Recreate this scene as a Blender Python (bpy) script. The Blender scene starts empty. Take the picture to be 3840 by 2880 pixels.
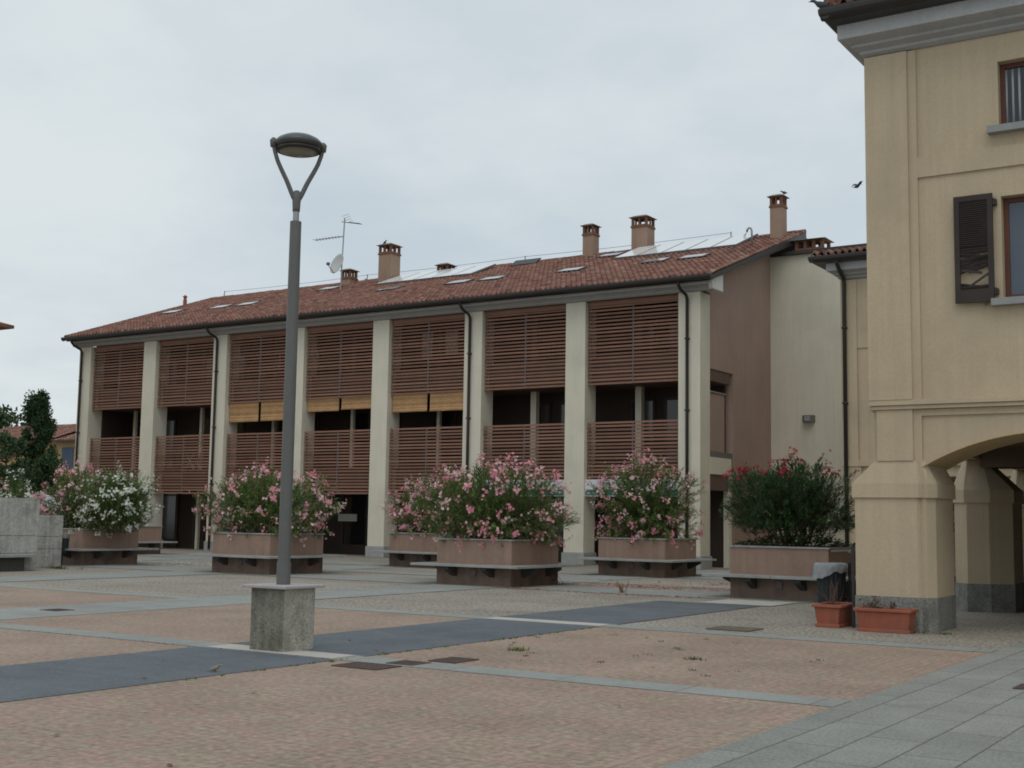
import bpy, math, random
from mathutils import Vector, Matrix, noise as mnoise
R = math.radians
sin, cos, pi = math.sin, math.cos, math.pi
SC = bpy.context.scene
COL = SC.collection
# ------------------------------------------------------------------ camera
cam_d = bpy.data.cameras.new('camera'); cam = bpy.data.objects.new('camera', cam_d); COL.objects.link(cam)
YAW, PIT, ROL, EYE = -0.57354, 0.107015, 0.0159807, 1.5
fw = Vector((sin(YAW)*cos(PIT), cos(YAW)*cos(PIT), sin(PIT)))
r0 = Vector((cos(YAW), -sin(YAW), 0)); u0 = r0.cross(fw)
cr = r0*cos(ROL)+u0*sin(ROL); cu = -r0*sin(ROL)+u0*cos(ROL)
cam.matrix_world = Matrix(((cr.x, cu.x, -fw.x, 0), (cr.y, cu.y, -fw.y, 0), (cr.z, cu.z, -fw.z, EYE), (0, 0, 0, 1)))
cam_d.sensor_width = 36; cam_d.lens = 4759.42/3840*36; cam_d.clip_start = .1; cam_d.clip_end = 3000
SC.camera = cam
# ------------------------------------------------------------------ light: overcast sky and a weak wide sun
SUN_EL, SUN_AZ = R(58), R(150)          # azimuth clockwise from +Y
W = bpy.data.worlds.new('World'); SC.world = W; W.use_nodes = True
nt = W.node_tree; nt.nodes.clear()
def wn(t, **k):
    n = nt.nodes.new(t)
    for a, b in k.items(): setattr(n, a, b)
    return n
def wl(a, b): nt.links.new(a, b)
sky = wn('ShaderNodeTexSky', sky_type='NISHITA', sun_disc=False, sun_elevation=SUN_EL, sun_rotation=SUN_AZ, dust_density=3.0)
bg1 = wn('ShaderNodeBackground'); bg1.inputs[1].default_value = .08; wl(sky.outputs[0], bg1.inputs[0])
tc = wn('ShaderNodeTexCoord'); sep = wn('ShaderNodeSeparateXYZ'); wl(tc.outputs['Generated'], sep.inputs[0])
def wm(op, a, b=None, clamp=False):
    n = wn('ShaderNodeMath', operation=op); n.use_clamp = clamp
    for i, v in enumerate((a, b)):
        if v is None: continue
        if isinstance(v, (int, float)): n.inputs[i].default_value = v
        else: wl(v, n.inputs[i])
    return n.outputs[0]
zc = wm('MAXIMUM', sep.outputs[2], 0.0)
den = wm('ADD', zc, .22)
cx_ = wm('DIVIDE', sep.outputs[0], den); cy_ = wm('DIVIDE', sep.outputs[1], den)
cmb = wn('ShaderNodeCombineXYZ'); wl(cx_, cmb.inputs[0]); wl(cy_, cmb.inputs[1])
n1 = wn('ShaderNodeTexNoise'); n1.inputs['Scale'].default_value = .75; n1.inputs['Detail'].default_value = 6; n1.inputs['Roughness'].default_value = .5; n1.inputs['Distortion'].default_value = .5
n2 = wn('ShaderNodeTexNoise'); n2.inputs['Scale'].default_value = 2.6; n2.inputs['Detail'].default_value = 5; n2.inputs['Roughness'].default_value = .55
wl(cmb.outputs[0], n1.inputs['Vector']); wl(cmb.outputs[0], n2.inputs['Vector'])
cl = wm('ADD', wm('MULTIPLY', n1.outputs[0], .72), wm('MULTIPLY', n2.outputs[0], .28))
ramp = wn('ShaderNodeValToRGB'); ramp.color_ramp.interpolation = 'EASE'
ramp.color_ramp.elements[0].position = .36; ramp.color_ramp.elements[0].color = (.50, .57, .625, 1)
ramp.color_ramp.elements[1].position = .62; ramp.color_ramp.elements[1].color = (.66, .715, .73, 1)
wl(cl, ramp.inputs[0])
bg2 = wn('ShaderNodeBackground'); wl(ramp.outputs[0], bg2.inputs[0]); bg2.inputs[1].default_value = 1.0
mxs = wn('ShaderNodeMixShader'); mxs.inputs[0].default_value = .94
wl(bg1.outputs[0], mxs.inputs[1]); wl(bg2.outputs[0], mxs.inputs[2])
wo = wn('ShaderNodeOutputWorld'); wl(mxs.outputs[0], wo.inputs[0])
sd = bpy.data.lights.new('sun', 'SUN'); sd.energy = .5; sd.angle = R(40); sd.color = (1, .95, .88)
so = bpy.data.objects.new('sun', sd); COL.objects.link(so)
sdir = Vector((sin(SUN_AZ)*cos(SUN_EL), cos(SUN_AZ)*cos(SUN_EL), sin(SUN_EL)))
so.rotation_euler = sdir.to_track_quat('Z', 'Y').to_euler()
SC.view_settings.view_transform = 'Standard'; SC.view_settings.look = 'None'
SC.view_settings.exposure = .16; SC.view_settings.gamma = 1
SC.render.engine = 'CYCLES'
SC.cycles.use_denoising = True; SC.cycles.max_bounces = 8; SC.cycles.diffuse_bounces = 4; SC.cycles.transparent_max_bounces = 8
SC.cycles.filter_width = 1.8
# ------------------------------------------------------------------ materials
def mat(name, c, rough=.85, var=.12, scale=2.5, fine=.12, fscale=45, bump=0, bscale=60, streak=0, island=0, metal=0, spec=.3, trans=0, dirt=None):
    """principled material: colour c varied by two noises, optional vertical rain streaks, optional variation per mesh island"""
    m = bpy.data.materials.new(name); m.use_nodes = True; t = m.node_tree; N = t.nodes; L = t.links
    bs = N['Principled BSDF']; bs.inputs['Roughness'].default_value = rough; bs.inputs['Metallic'].default_value = metal
    bs.inputs['Specular IOR Level'].default_value = spec
    co = N.new('ShaderNodeTexCoord').outputs['Object']
    def nz(s, d=4, vec=co):
        n = N.new('ShaderNodeTexNoise'); n.inputs['Scale'].default_value = s; n.inputs['Detail'].default_value = d; n.inputs['Roughness'].default_value = .6
        L.new(vec, n.inputs['Vector']); return n.outputs[0]
    def mth(op, a, b):
        n = N.new('ShaderNodeMath'); n.operation = op
        for i, v in enumerate((a, b)):
            if isinstance(v, (int, float)): n.inputs[i].default_value = v
            else: L.new(v, n.inputs[i])
        return n.outputs[0]
    f = mth('ADD', mth('MULTIPLY', mth('SUBTRACT', nz(scale), .5), var*4), 1.0)
    f = mth('ADD', f, mth('MULTIPLY', mth('SUBTRACT', nz(fscale, 3), .5), fine*4))
    if streak:
        mp = N.new('ShaderNodeMapping'); mp.inputs['Scale'].default_value = (9, 9, .35); L.new(co, mp.inputs['Vector'])
        f = mth('ADD', f, mth('MULTIPLY', mth('SUBTRACT', nz(1.0, 5, mp.outputs[0]), .5), streak*4))
    if island:
        g = N.new('ShaderNodeNewGeometry'); f = mth('ADD', f, mth('MULTIPLY', mth('SUBTRACT', g.outputs['Random Per Island'], .5), island*2))
    mx = N.new('ShaderNodeVectorMath'); mx.operation = 'SCALE'; mx.inputs[0].default_value = c[:3]; L.new(f, mx.inputs['Scale'])
    out = mx.outputs[0]
    if dirt:
        dc, amt, ds = dirt
        r = N.new('ShaderNodeValToRGB'); r.color_ramp.elements[0].position = .5; r.color_ramp.elements[1].position = .72; L.new(nz(ds, 6), r.inputs[0])
        mm = N.new('ShaderNodeMix'); mm.data_type = 'RGBA'; L.new(mth('MULTIPLY', r.outputs[0], amt), mm.inputs[0]); L.new(out, mm.inputs[6]); mm.inputs[7].default_value = (*dc, 1)
        out = mm.outputs[2]
    L.new(out, bs.inputs['Base Color'])
    if bump:
        b = N.new('ShaderNodeBump'); b.inputs['Strength'].default_value = bump; b.inputs['Distance'].default_value = .02
        L.new(nz(bscale, 4), b.inputs['Height']); L.new(b.outputs[0], bs.inputs['Normal'])
    if trans:
        bs.inputs['Transmission Weight'].default_value = 0
        tr = N.new('ShaderNodeBsdfTranslucent'); L.new(out, tr.inputs[0]); ms = N.new('ShaderNodeMixShader'); ms.inputs[0].default_value = trans
        o = N['Material Output']; L.new(bs.outputs[0], ms.inputs[1]); L.new(tr.outputs[0], ms.inputs[2]); L.new(ms.outputs[0], o.inputs[0])
    return m
def paving(name, c1, c2, mortar, bw, bh, mw=.008, rot=0, var=.25, vscale=.6, stain=None, rough=.85, spk=.2, spks=70, off=.5, basket=False):
    """brick or slab laying: brick texture in metres, patches of wear, speckle"""
    m = bpy.data.materials.new(name); m.use_nodes = True; t = m.node_tree; N = t.nodes; L = t.links
    bs = N['Principled BSDF']; bs.inputs['Roughness'].default_value = rough; bs.inputs['Specular IOR Level'].default_value = .25
    co = N.new('ShaderNodeTexCoord').outputs['Object']
    mp = N.new('ShaderNodeMapping'); mp.inputs['Rotation'].default_value = (0, 0, rot); L.new(co, mp.inputs['Vector'])
    wb = N.new('ShaderNodeTexNoise'); wb.inputs['Scale'].default_value = 7; L.new(co, wb.inputs['Vector'])
    wv = N.new('ShaderNodeVectorMath'); wv.operation = 'SCALE'; wv.inputs['Scale'].default_value = min(bh*.14, .016); L.new(wb.outputs['Color'], wv.inputs[0])
    ad = N.new('ShaderNodeVectorMath'); ad.operation = 'ADD'; L.new(mp.outputs[0], ad.inputs[0]); L.new(wv.outputs[0], ad.inputs[1])
    br = N.new('ShaderNodeTexBrick'); br.offset = off; br.inputs['Scale'].default_value = 1; br.inputs['Brick Width'].default_value = bw; br.inputs['Row Height'].default_value = bh
    br.inputs['Mortar Size'].default_value = mw; br.inputs['Mortar Smooth'].default_value = .3; br.inputs['Bias'].default_value = 0
    br.inputs['Color1'].default_value = (*c1, 1); br.inputs['Color2'].default_value = (*c2, 1); br.inputs['Mortar'].default_value = (*mortar, 1)
    L.new(ad.outputs[0], br.inputs['Vector'])
    bcol, bfac = br.outputs['Color'], br.outputs['Fac']
    if basket:
        br.offset = 0
        m2 = N.new('ShaderNodeMapping'); m2.inputs['Rotation'].default_value = (0, 0, R(90)); L.new(ad.outputs[0], m2.inputs['Vector'])
        b2 = N.new('ShaderNodeTexBrick'); b2.offset = 0
        for k in range(len(br.inputs)):
            if br.inputs[k].name != 'Vector': b2.inputs[k].default_value = br.inputs[k].default_value
        L.new(m2.outputs[0], b2.inputs['Vector'])
        ck = N.new('ShaderNodeTexChecker'); ck.inputs['Scale'].default_value = 1/bw; ck.inputs['Color1'].default_value = (0, 0, 0, 1); ck.inputs['Color2'].default_value = (1, 1, 1, 1)
        sh_ = N.new('ShaderNodeVectorMath'); sh_.operation = 'ADD'; sh_.inputs[1].default_value = (0, 0, .1); L.new(ad.outputs[0], sh_.inputs[0]); L.new(sh_.outputs[0], ck.inputs['Vector'])
        mc = N.new('ShaderNodeMix'); mc.data_type = 'RGBA'; L.new(ck.outputs['Fac'], mc.inputs[0]); L.new(br.outputs['Color'], mc.inputs[6]); L.new(b2.outputs['Color'], mc.inputs[7]); bcol = mc.outputs[2]
        mf = N.new('ShaderNodeMix'); L.new(ck.outputs['Fac'], mf.inputs[0]); L.new(br.outputs['Fac'], mf.inputs[2]); L.new(b2.outputs['Fac'], mf.inputs[3]); bfac = mf.outputs[0]
    def nz(s, d=5):
        n = N.new('ShaderNodeTexNoise'); n.inputs['Scale'].default_value = s; n.inputs['Detail'].default_value = d; n.inputs['Roughness'].default_value = .65; L.new(co, n.inputs['Vector']); return n.outputs[0]
    def mth(op, a, b):
        n = N.new('ShaderNodeMath'); n.operation = op
        for i, v in enumerate((a, b)):
            if isinstance(v, (int, float)): n.inputs[i].default_value = v
            else: L.new(v, n.inputs[i])
        return n.outputs[0]
    f = mth('ADD', mth('MULTIPLY', mth('SUBTRACT', nz(vscale), .5), var*4), 1.0)
    f = mth('ADD', f, mth('MULTIPLY', mth('SUBTRACT', nz(spks, 2), .5), spk*4))
    sc = N.new('ShaderNodeVectorMath'); sc.operation = 'SCALE'; L.new(bcol, sc.inputs[0]); L.new(f, sc.inputs['Scale'])
    out = sc.outputs[0]
    if stain:
        c, amt, s = stain
        r = N.new('ShaderNodeValToRGB'); r.color_ramp.elements[0].position = .54; r.color_ramp.elements[1].position = .74; L.new(nz(s, 7), r.inputs[0])
        mm = N.new('ShaderNodeMix'); mm.data_type = 'RGBA'; L.new(mth('MULTIPLY', r.outputs[0], amt), mm.inputs[0]); L.new(out, mm.inputs[6]); mm.inputs[7].default_value = (*c, 1); out = mm.outputs[2]
    L.new(out, bs.inputs['Base Color'])
    b = N.new('ShaderNodeBump'); b.inputs['Strength'].default_value = .35; b.inputs['Distance'].default_value = .006
    L.new(mth('ADD', mth('MULTIPLY', bfac, -1.0), mth('MULTIPLY', nz(spks, 2), .5)), b.inputs['Height']); L.new(b.outputs[0], bs.inputs['Normal'])
    return m
def tiles_mat(name, pitch, row):
    """terracotta roof tiles: one random tone per tile, lichen patches"""
    m = bpy.data.materials.new(name); m.use_nodes = True; t = m.node_tree; N = t.nodes; L = t.links
    bs = N['Principled BSDF']; bs.inputs['Roughness'].default_value = .9; bs.inputs['Specular IOR Level'].default_value = .2
    at = N.new('ShaderNodeAttribute'); at.attribute_name = 'tile_tone'
    r = N.new('ShaderNodeValToRGB'); e = r.color_ramp.elements
    e[0].position = 0; e[0].color = (.11, .062, .05, 1); e[1].position = 1; e[1].color = (.36, .225, .17, 1)
    for p, c in ((.3, (.2, .1, .078, 1)), (.55, (.27, .135, .102, 1)), (.8, (.31, .175, .138, 1))):
        k = e.new(p); k.color = c
    L.new(at.outputs['Fac'], r.inputs[0])
    co = N.new('ShaderNodeTexCoord').outputs['Object']
    n = N.new('ShaderNodeTexNoise'); n.inputs['Scale'].default_value = .7; n.inputs['Detail'].default_value = 8; n.inputs['Roughness'].default_value = .7; L.new(co, n.inputs['Vector'])
    r2 = N.new('ShaderNodeValToRGB'); r2.color_ramp.elements[0].position = .5; r2.color_ramp.elements[1].position = .75; r2.color_ramp.elements[1].color = (.6, .6, .6, 1); L.new(n.outputs[0], r2.inputs[0])
    mm = N.new('ShaderNodeMix'); mm.data_type = 'RGBA'; L.new(r2.outputs[0], mm.inputs[0]); L.new(r.outputs[0], mm.inputs[6]); mm.inputs[7].default_value = (.15, .125, .095, 1)
    L.new(mm.outputs[2], bs.inputs['Base Color'])
    return m
def glass(name, c=(.02, .025, .03), rough=.06):
    m = mat(name, c, rough=rough, var=.05, fine=0, spec=.6); return m
M = {
 'aggregate': paving('washed aggregate concrete', (.285, .255, .215), (.32, .287, .237), (.22, .205, .175), 2.9, 1.45, .01, var=.2, vscale=.5, stain=((.17, .155, .13), .6, 1.1), spk=.85, spks=18),
 'brick': paving('buff clay paving bricks', (.365, .245, .2), (.33, .268, .195), (.225, .185, .15), .21, .105, .005, var=.2, vscale=.7, stain=((.235, .19, .155), .6, 1.6), spk=.34, spks=16, basket=True),
 'granite_band': paving('granite band slabs', (.275, .285, .27), (.31, .318, .295), (.17, .17, .16), 1.25, .93, .008, var=.13, vscale=1.2, stain=((.2, .2, .185), .5, 2.2), spk=.2, spks=50),
 'granite_slab': paving('granite slab paving', (.25, .252, .232), (.295, .295, .268), (.12, .115, .1), 1.15, .41, .008, rot=R(90), var=.14, vscale=1.3, stain=((.18, .18, .165), .55, 2.4), spk=.3, spks=40),
 'slate_band': paving('dark slate grey band', (.122, .138, .154), (.136, .15, .164), (.1, .112, .126), 1.05, .12, .006, var=.2, vscale=.9, stain=((.18, .185, .18), .6, 1.2), spk=.25, spks=32),
 'pale_patch': mat('worn pale granite', (.5, .47, .42), var=.12, fine=.1),
 'cream': mat('cream render', (.715, .67, .55), var=.05, scale=.8, fine=.06, fscale=30, bump=.25, bscale=90, streak=.055, dirt=((.52, .49, .4), .45, .45)),
 'plinth': mat('grey stone plinth', (.36, .365, .36), var=.1, scale=3, fine=.12, dirt=((.24, .24, .23), .6, 2)),
 'brown_wall': mat('brown render', (.385, .275, .225), var=.07, scale=.7, fine=.06, fscale=30, bump=.25, bscale=90, streak=.06, dirt=((.3, .215, .175), .5, .4)),
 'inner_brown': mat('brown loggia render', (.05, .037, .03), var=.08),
 'slat': mat('red brown timber slats', (.26, .135, .092), rough=.6, var=.12, scale=1.5, fine=.06, island=.2, spec=.3),
 'slat_dark': mat('galvanised mullion', (.16, .14, .14), rough=.5),
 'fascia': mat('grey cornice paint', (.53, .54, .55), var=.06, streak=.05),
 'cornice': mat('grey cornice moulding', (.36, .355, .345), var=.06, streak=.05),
 'gutter': mat('dark brown gutter metal', (.028, .023, .021), rough=.45, var=.1, spec=.5),
 'white_paint': mat('white cornice end', (.66, .65, .61), var=.06, streak=.06),
 'tiles': tiles_mat('terracotta roof tiles', .21, .38),
 'chimney': mat('chimney render', (.33, .225, .165), var=.08, streak=.08, bump=.2),
 'terracotta': mat('terracotta chimney cap', (.2, .095, .06), var=.2, scale=6, dirt=((.1, .09, .07), .7, 5)),
 'cap_slab': mat('mossy cap slab', (.2, .185, .13), var=.15),
 'panel': glass('roof light glass', (.30, .32, .34), .1),
 'panel_sky_sheen': mat('solar glass with painted sky sheen', (.78, .79, .79), rough=.15, var=.04, fine=.02, spec=.5),  # white of the reflected sky is put into the base colour
 'link_cream': mat('greyish cream render', (.68, .64, .52), var=.05, scale=.6, fine=.06, fscale=30, bump=.25, bscale=90, streak=.05, dirt=((.5, .47, .385), .45, .4)),
 'pane_blue': glass('window glass with painted sky tint', (.085, .105, .135), .08),  # blue of the reflected sky is put into the glass colour
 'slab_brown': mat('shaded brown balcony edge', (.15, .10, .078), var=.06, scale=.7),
 'flush_cover': mat('worn flush cover', (.16, .14, .105), var=.2, scale=6, fine=.2),
 'cloth': mat('pale brown cloth', (.4, .31, .26), var=.1),
 'metal': mat('grey metal', (.33, .335, .34), rough=.4, metal=.6, var=.06, fine=.03),
 'glass': glass('window glass'),
 'dark_glass': glass('shop glass', (.012, .012, .014), .08),
 'dark_wood': mat('dark door timber', (.05, .032, .026), rough=.5),
 'blind': mat('bamboo blind', (.54, .32, .155), rough=.7, var=.25, scale=1.2, fine=.2, fscale=12, trans=.15, island=.3),
 'sign_white': mat('white sign panel', (.66, .68, .72), rough=.4, var=.03, fine=.02),
 'sign_green': mat('green sign panel', (.012, .17, .14), rough=.4, var=.04, fine=.02),
 'yellow': mat('ochre yellow render', (.53, .43, .298), var=.07, scale=.6, fine=.06, fscale=26, bump=.3, bscale=80, streak=.07, dirt=((.40, .325, .225), .55, .55)),
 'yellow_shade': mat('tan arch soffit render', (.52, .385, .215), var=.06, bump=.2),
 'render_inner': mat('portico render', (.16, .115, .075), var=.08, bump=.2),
 'rough_granite': mat('rough granite base', (.235, .23, .21), var=.18, scale=6, fine=.4, fscale=36, bump=.6, bscale=36, streak=.12, dirt=((.11, .112, .095), .8, 2.4)),
 'frame_wood': mat('brown window timber', (.13, .052, .032), rough=.5, var=.15),
 'shutter': mat('dark brown shutter paint', (.044, .034, .03), rough=.6, var=.2),
 'stone_sill': mat('grey stone sill', (.30, .305, .30), var=.1),
 'curtain': mat('pale curtain', (.42, .43, .45), var=.12, scale=3),
 'lamp': mat('grey green lamp paint', (.125, .13, .122), rough=.5, var=.08, fine=.05, spec=.4),
 'lamp_head': mat('lamp shade metal', (.075, .08, .08), rough=.35, var=.1, spec=.5),
 'lens': mat('yellowed lamp lens', (.2, .2, .13), rough=.2, var=.2, scale=4, spec=.5),
 'concrete': mat('weathered concrete block', (.41, .39, .33), var=.24, scale=5, fine=.35, fscale=38, bump=.6, bscale=40, streak=.2, dirt=((.10, .095, .075), .9, 2.6)),
 'concrete_dark_face': mat('darker stained concrete face', (.22, .212, .168), var=.26, scale=5, fine=.35, fscale=38, bump=.6, bscale=40, streak=.3, dirt=((.06, .06, .045), .9, 2.6)),  # whole face darker than the block's other sides, plus stains and streaks
 'cap_stone': mat('concrete cap', (.42, .40, .385), var=.12, fine=.15, dirt=((.25, .24, .22), .6, 5)),
 'wall_concrete': mat('pale stained concrete', (.43, .42, .385), var=.16, scale=1.5, fine=.3, fscale=22, streak=.24, bump=.5, bscale=30, dirt=((.16, .155, .135), .8, 1.8)),
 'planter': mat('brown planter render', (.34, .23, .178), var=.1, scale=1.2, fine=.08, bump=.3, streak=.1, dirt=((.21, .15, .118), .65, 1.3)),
 'planter_shaded': mat('planter foot with painted shade', (.235, .16, .125), var=.16, scale=2, fine=.1, streak=.1, dirt=((.1, .075, .06), .8, 1.6)),  # planter colour darkened for the shade below the bench, plus dark streaks
 'bench': mat('grey granite bench slab', (.34, .345, .335), var=.12, fine=.18, fscale=50, dirt=((.22, .22, .2), .6, 3)),
 'bracket': mat('concrete bracket', (.07, .066, .06), var=.15),
 'soil': mat('soil', (.05, .04, .03), var=.2),
 'stem': mat('oleander stems', (.13, .10, .065), var=.2, scale=8),
 'leaf': mat('oleander leaves', (.16, .24, .075), rough=.6, var=.25, scale=1.6, fine=.06, island=.5, trans=.33, spec=.12),
 'leaf_dark': mat('dark oleander leaves', (.07, .135, .055), rough=.6, var=.2, scale=1.6, fine=.06, island=.45, trans=.28, spec=.15),
 'ivy': mat('low dark leaves', (.02, .045, .016), rough=.5, var=.25, island=.4, trans=.15),
 'pink': mat('pink petals', (.86, .38, .46), rough=.7, var=.1, island=.25, trans=.3, spec=.1),
 'pale_pink': mat('pale pink petals', (.88, .60, .62), rough=.7, var=.1, island=.2, trans=.3, spec=.1),
 'white_petal': mat('white petals', (.76, .78, .7), rough=.6, var=.05, island=.12, trans=.25),
 'red_petal': mat('crimson petals', (.37, .012, .045), rough=.6, var=.15, island=.35, trans=.2),
 'terra_pot': mat('terracotta plastic pot', (.33, .105, .062), rough=.6, var=.12, fine=.08, streak=.08, dirt=((.19, .09, .065), .75, 4)),
 'dry': mat('dry twigs', (.14, .085, .06), var=.2),
 'bin': mat('dark bin plastic', (.028, .033, .037), rough=.5, var=.1),
 'bag': mat('translucent white bag', (.52, .54, .57), rough=.35, var=.12, scale=8, trans=.45),
 'iron': mat('rusty iron cover', (.105, .073, .062), rough=.75, var=.2, scale=8, fine=.3),
 'bird': mat('grey feathers', (.07, .075, .085), var=.25, scale=14),
 'sparrow': mat('sparrow feathers', (.3, .26, .2), var=.5, scale=30),
 'tree_leaf': mat('poplar leaves', (.036, .068, .026), rough=.6, var=.2, scale=.7, island=.45, trans=.2, spec=.15),
 'tree_leaf_light': mat('broadleaf foliage', (.048, .082, .03), rough=.55, var=.2, scale=.7, island=.45, trans=.15),
 'bark': mat('tree bark', (.09, .07, .05), var=.2),
 'ochre': mat('ochre house render', (.38, .26, .125), var=.08),
 'blue_shutter': mat('blue grey shutter', (.055, .085, .13), rough=.6),
 'white_car': mat('white vehicle paint', (.66, .7, .78), rough=.3, var=.02, fine=0, spec=.5),
 'rubber': mat('black rubber', (.02, .02, .02)),
 'wire': mat('grey wire', (.12, .12, .125), rough=.5),
 'dish': mat('pale grey dish', (.5, .5, .49), rough=.5, var=.06),
 'weed': mat('small weeds', (.09, .12, .035), var=.3, island=.4),
 'dry_leaf': mat('fallen brown leaves', (.19, .10, .05), var=.3, island=.4),
 'red_fall': mat('fallen pink petals', (.5, .2, .14), var=.3, island=.4),
 'white_fall': mat('fallen white petals', (.7, .68, .6), var=.2, island=.2),
 'paper': mat('pale notice board', (.22, .22, .2), var=.1),
}
# ------------------------------------------------------------------ mesh building
class MB:
    def __init__(s): s.v = []; s.f = []; s.tone = None
    def add(s, vs, fs):
        o = len(s.v); s.v += [tuple(p) for p in vs]; s.f += [tuple(i+o for i in q) for q in fs]; return s
    def box(s, x0, x1, y0, y1, z0, z1):
        return s.add([(x, y, z) for z in (z0, z1) for y in (y0, y1) for x in (x0, x1)],
                     [(0, 2, 3, 1), (4, 5, 7, 6), (0, 1, 5, 4), (2, 6, 7, 3), (0, 4, 6, 2), (1, 3, 7, 5)])
    def hexa(s, a, b):      # two matching quads (bottom, top), counter-clockwise from above
        return s.add(list(a)+list(b), [(3, 2, 1, 0), (4, 5, 6, 7)]+[(i, (i+1) % 4, (i+1) % 4+4, i+4) for i in range(4)])
    def prism(s, poly, z0, z1, top=None):
        n = len(poly); tp = top or poly
        return s.add([(x, y, z0) for x, y in poly]+[(x, y, z1) for x, y in tp],
                     [tuple(range(n-1, -1, -1)), tuple(range(n, 2*n))]+[(i, (i+1) % n, (i+1) % n+n, i+n) for i in range(n)])
    def prism_x(s, poly, x0, x1):      # poly of (y, z)
        n = len(poly)
        return s.add([(x0, y, z) for y, z in poly]+[(x1, y, z) for y, z in poly],
                     [tuple(range(n-1, -1, -1)), tuple(range(n, 2*n))]+[(i, (i+1) % n, (i+1) % n+n, i+n) for i in range(n)])
    def tube(s, pts, rad, n=8, sq=None):
        pts = [Vector(p) for p in pts]; m = len(pts)
        if isinstance(rad, (int, float)): rad = [rad]*m
        vs = []; ref = None
        for i, p in enumerate(pts):
            t = (pts[min(i+1, m-1)]-pts[max(i-1, 0)]).normalized()
            if ref is None: ref = Vector((0, 0, 1)) if abs(t.z) < .9 else Vector((1, 0, 0))
            a = (ref-t*ref.dot(t)).normalized(); b = t.cross(a); ref = a
            r = rad[i]; ra, rb = r if isinstance(r, tuple) else (r, r)
            vs += [p+a*(ra*cos(2*pi*k/n))+b*(rb*sin(2*pi*k/n)) for k in range(n)]
        fs = [(i*n+k, i*n+(k+1) % n, (i+1)*n+(k+1) % n, (i+1)*n+k) for i in range(m-1) for k in range(n)]
        fs += [tuple(range(n-1, -1, -1)), tuple(range((m-1)*n, m*n))]
        return s.add(vs, fs)
    def lathe(s, prof, c, n=24):        # profile of (r, z) from bottom to top
        vs = [(c[0]+r*cos(2*pi*k/n), c[1]+r*sin(2*pi*k/n), c[2]+z) for r, z in prof for k in range(n)]
        m = len(prof)
        fs = [(i*n+k, i*n+(k+1) % n, (i+1)*n+(k+1) % n, (i+1)*n+k) for i in range(m-1) for k in range(n)]
        fs += [tuple(range(n-1, -1, -1)), tuple(range((m-1)*n, m*n))]
        return s.add(vs, fs)
BASE = {}
def setp(o, label, cat, group=None, kind=None):
    if label: o['label'] = label
    if cat: o['category'] = cat
    if group: o['group'] = group
    if kind: o['kind'] = kind
def mk(name, mb, m, parent=None, base=(0, 0, 0), smooth=False, bevel=0):
    if parent is not None: base = BASE[parent.name]
    b = Vector(base)
    me = bpy.data.meshes.new(name); me.from_pydata([(x-b.x, y-b.y, z-b.z) for x, y, z in mb.v], [], mb.f); me.update()
    if mb.tone is not None:
        a = me.attributes.new('tile_tone', 'FLOAT', 'FACE'); a.data.foreach_set('value', mb.tone)
    me.materials.append(M[m])
    if smooth: me.polygons.foreach_set('use_smooth', [True]*len(me.polygons))
    o = bpy.data.objects.new(name, me); COL.objects.link(o)
    if parent is not None: o.parent = parent
    else: o.location = b
    BASE[o.name] = tuple(b)
    if bevel:
        md = o.modifiers.new('bevel', 'BEVEL'); md.width = bevel; md.segments = 2; md.limit_method = 'ANGLE'
    return o
def thing(name, base, label, cat, group=None):
    o = bpy.data.objects.new(name, None); COL.objects.link(o); o.location = base; o.empty_display_size = .2
    BASE[o.name] = tuple(base); setp(o, label, cat, group); return o
def solo(name, mb, m, base, label, cat, group=None, kind=None, **k):
    o = mk(name, mb, m, base=base, **k); setp(o, label, cat, group, kind); return o
def copy_tree(o, loc, label):
    def cp(x, par):
        c = x.copy(); COL.objects.link(c)
        if par: c.parent = par
        for ch in list(x.children): cp(ch, c)
        return c
    c = cp(o, None); c.location = loc; c['label'] = label; return c
def B(*a): return MB().box(*a)
# ------------------------------------------------------------------ ground
def sheet(name, x0, x1, y0, y1, z, m, kind='structure', thick=.0):
    o = mk(name, MB().add([(x0, y0, z), (x1, y0, z), (x1, y1, z), (x0, y1, z)], [(0, 1, 2, 3)]), m); setp(o, None, None, None, kind); return o
sheet('ground', -900, 900, -60, 900, 0, 'aggregate')
sheet('brick_paving', -70, -3.55, -12, 16.2, .004, 'brick')
sheet('slab_paving', -3.55, 30, -12, 18.4, .004, 'granite_slab')
bands = MB()
def band(x0, x1, y0, y1, z): bands.add([(x0, y0, z), (x1, y0, z), (x1, y1, z), (x0, y1, z)], [(0, 1, 2, 3)])
for x0, x1 in ((-17.5, -15.7), (-26.1, -24.2), (-34.5, -32.7)): band(x0, x1, -12, 37.9, .008)
def splitx(y0, y1, z, x0=-70, x1=-3.55):
    xs = [x0, -34.5, -32.7, -26.1, -24.2, -17.5, -15.7, x1]
    for i in range(0, 8, 2): band(xs[i], xs[i+1], y0, y1, z)
for y0, y1 in ((10.47, 10.95), (16.2, 16.68)): splitx(y0, y1, .008)
for y0, y1 in ((23.9, 25.7), (27.6, 28.5), (31.9, 33.7)): splitx(y0, y1, .008, x1=-8.6)
o = mk('granite_bands', bands, 'granite_band'); setp(o, None, None, None, 'structure')
sl = MB()
for y0, y1 in ((-12, 10.47), (10.95, 16.2), (16.68, 22.4)):
    sl.add([(-11, y0, .0085), (-8.9, y0, .0085), (-8.9, y1, .0085), (-11, y1, .0085)], [(0, 1, 2, 3)])
o = mk('slate_band', sl, 'slate_band'); setp(o, None, None, None, 'structure')
pp = MB()
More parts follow.
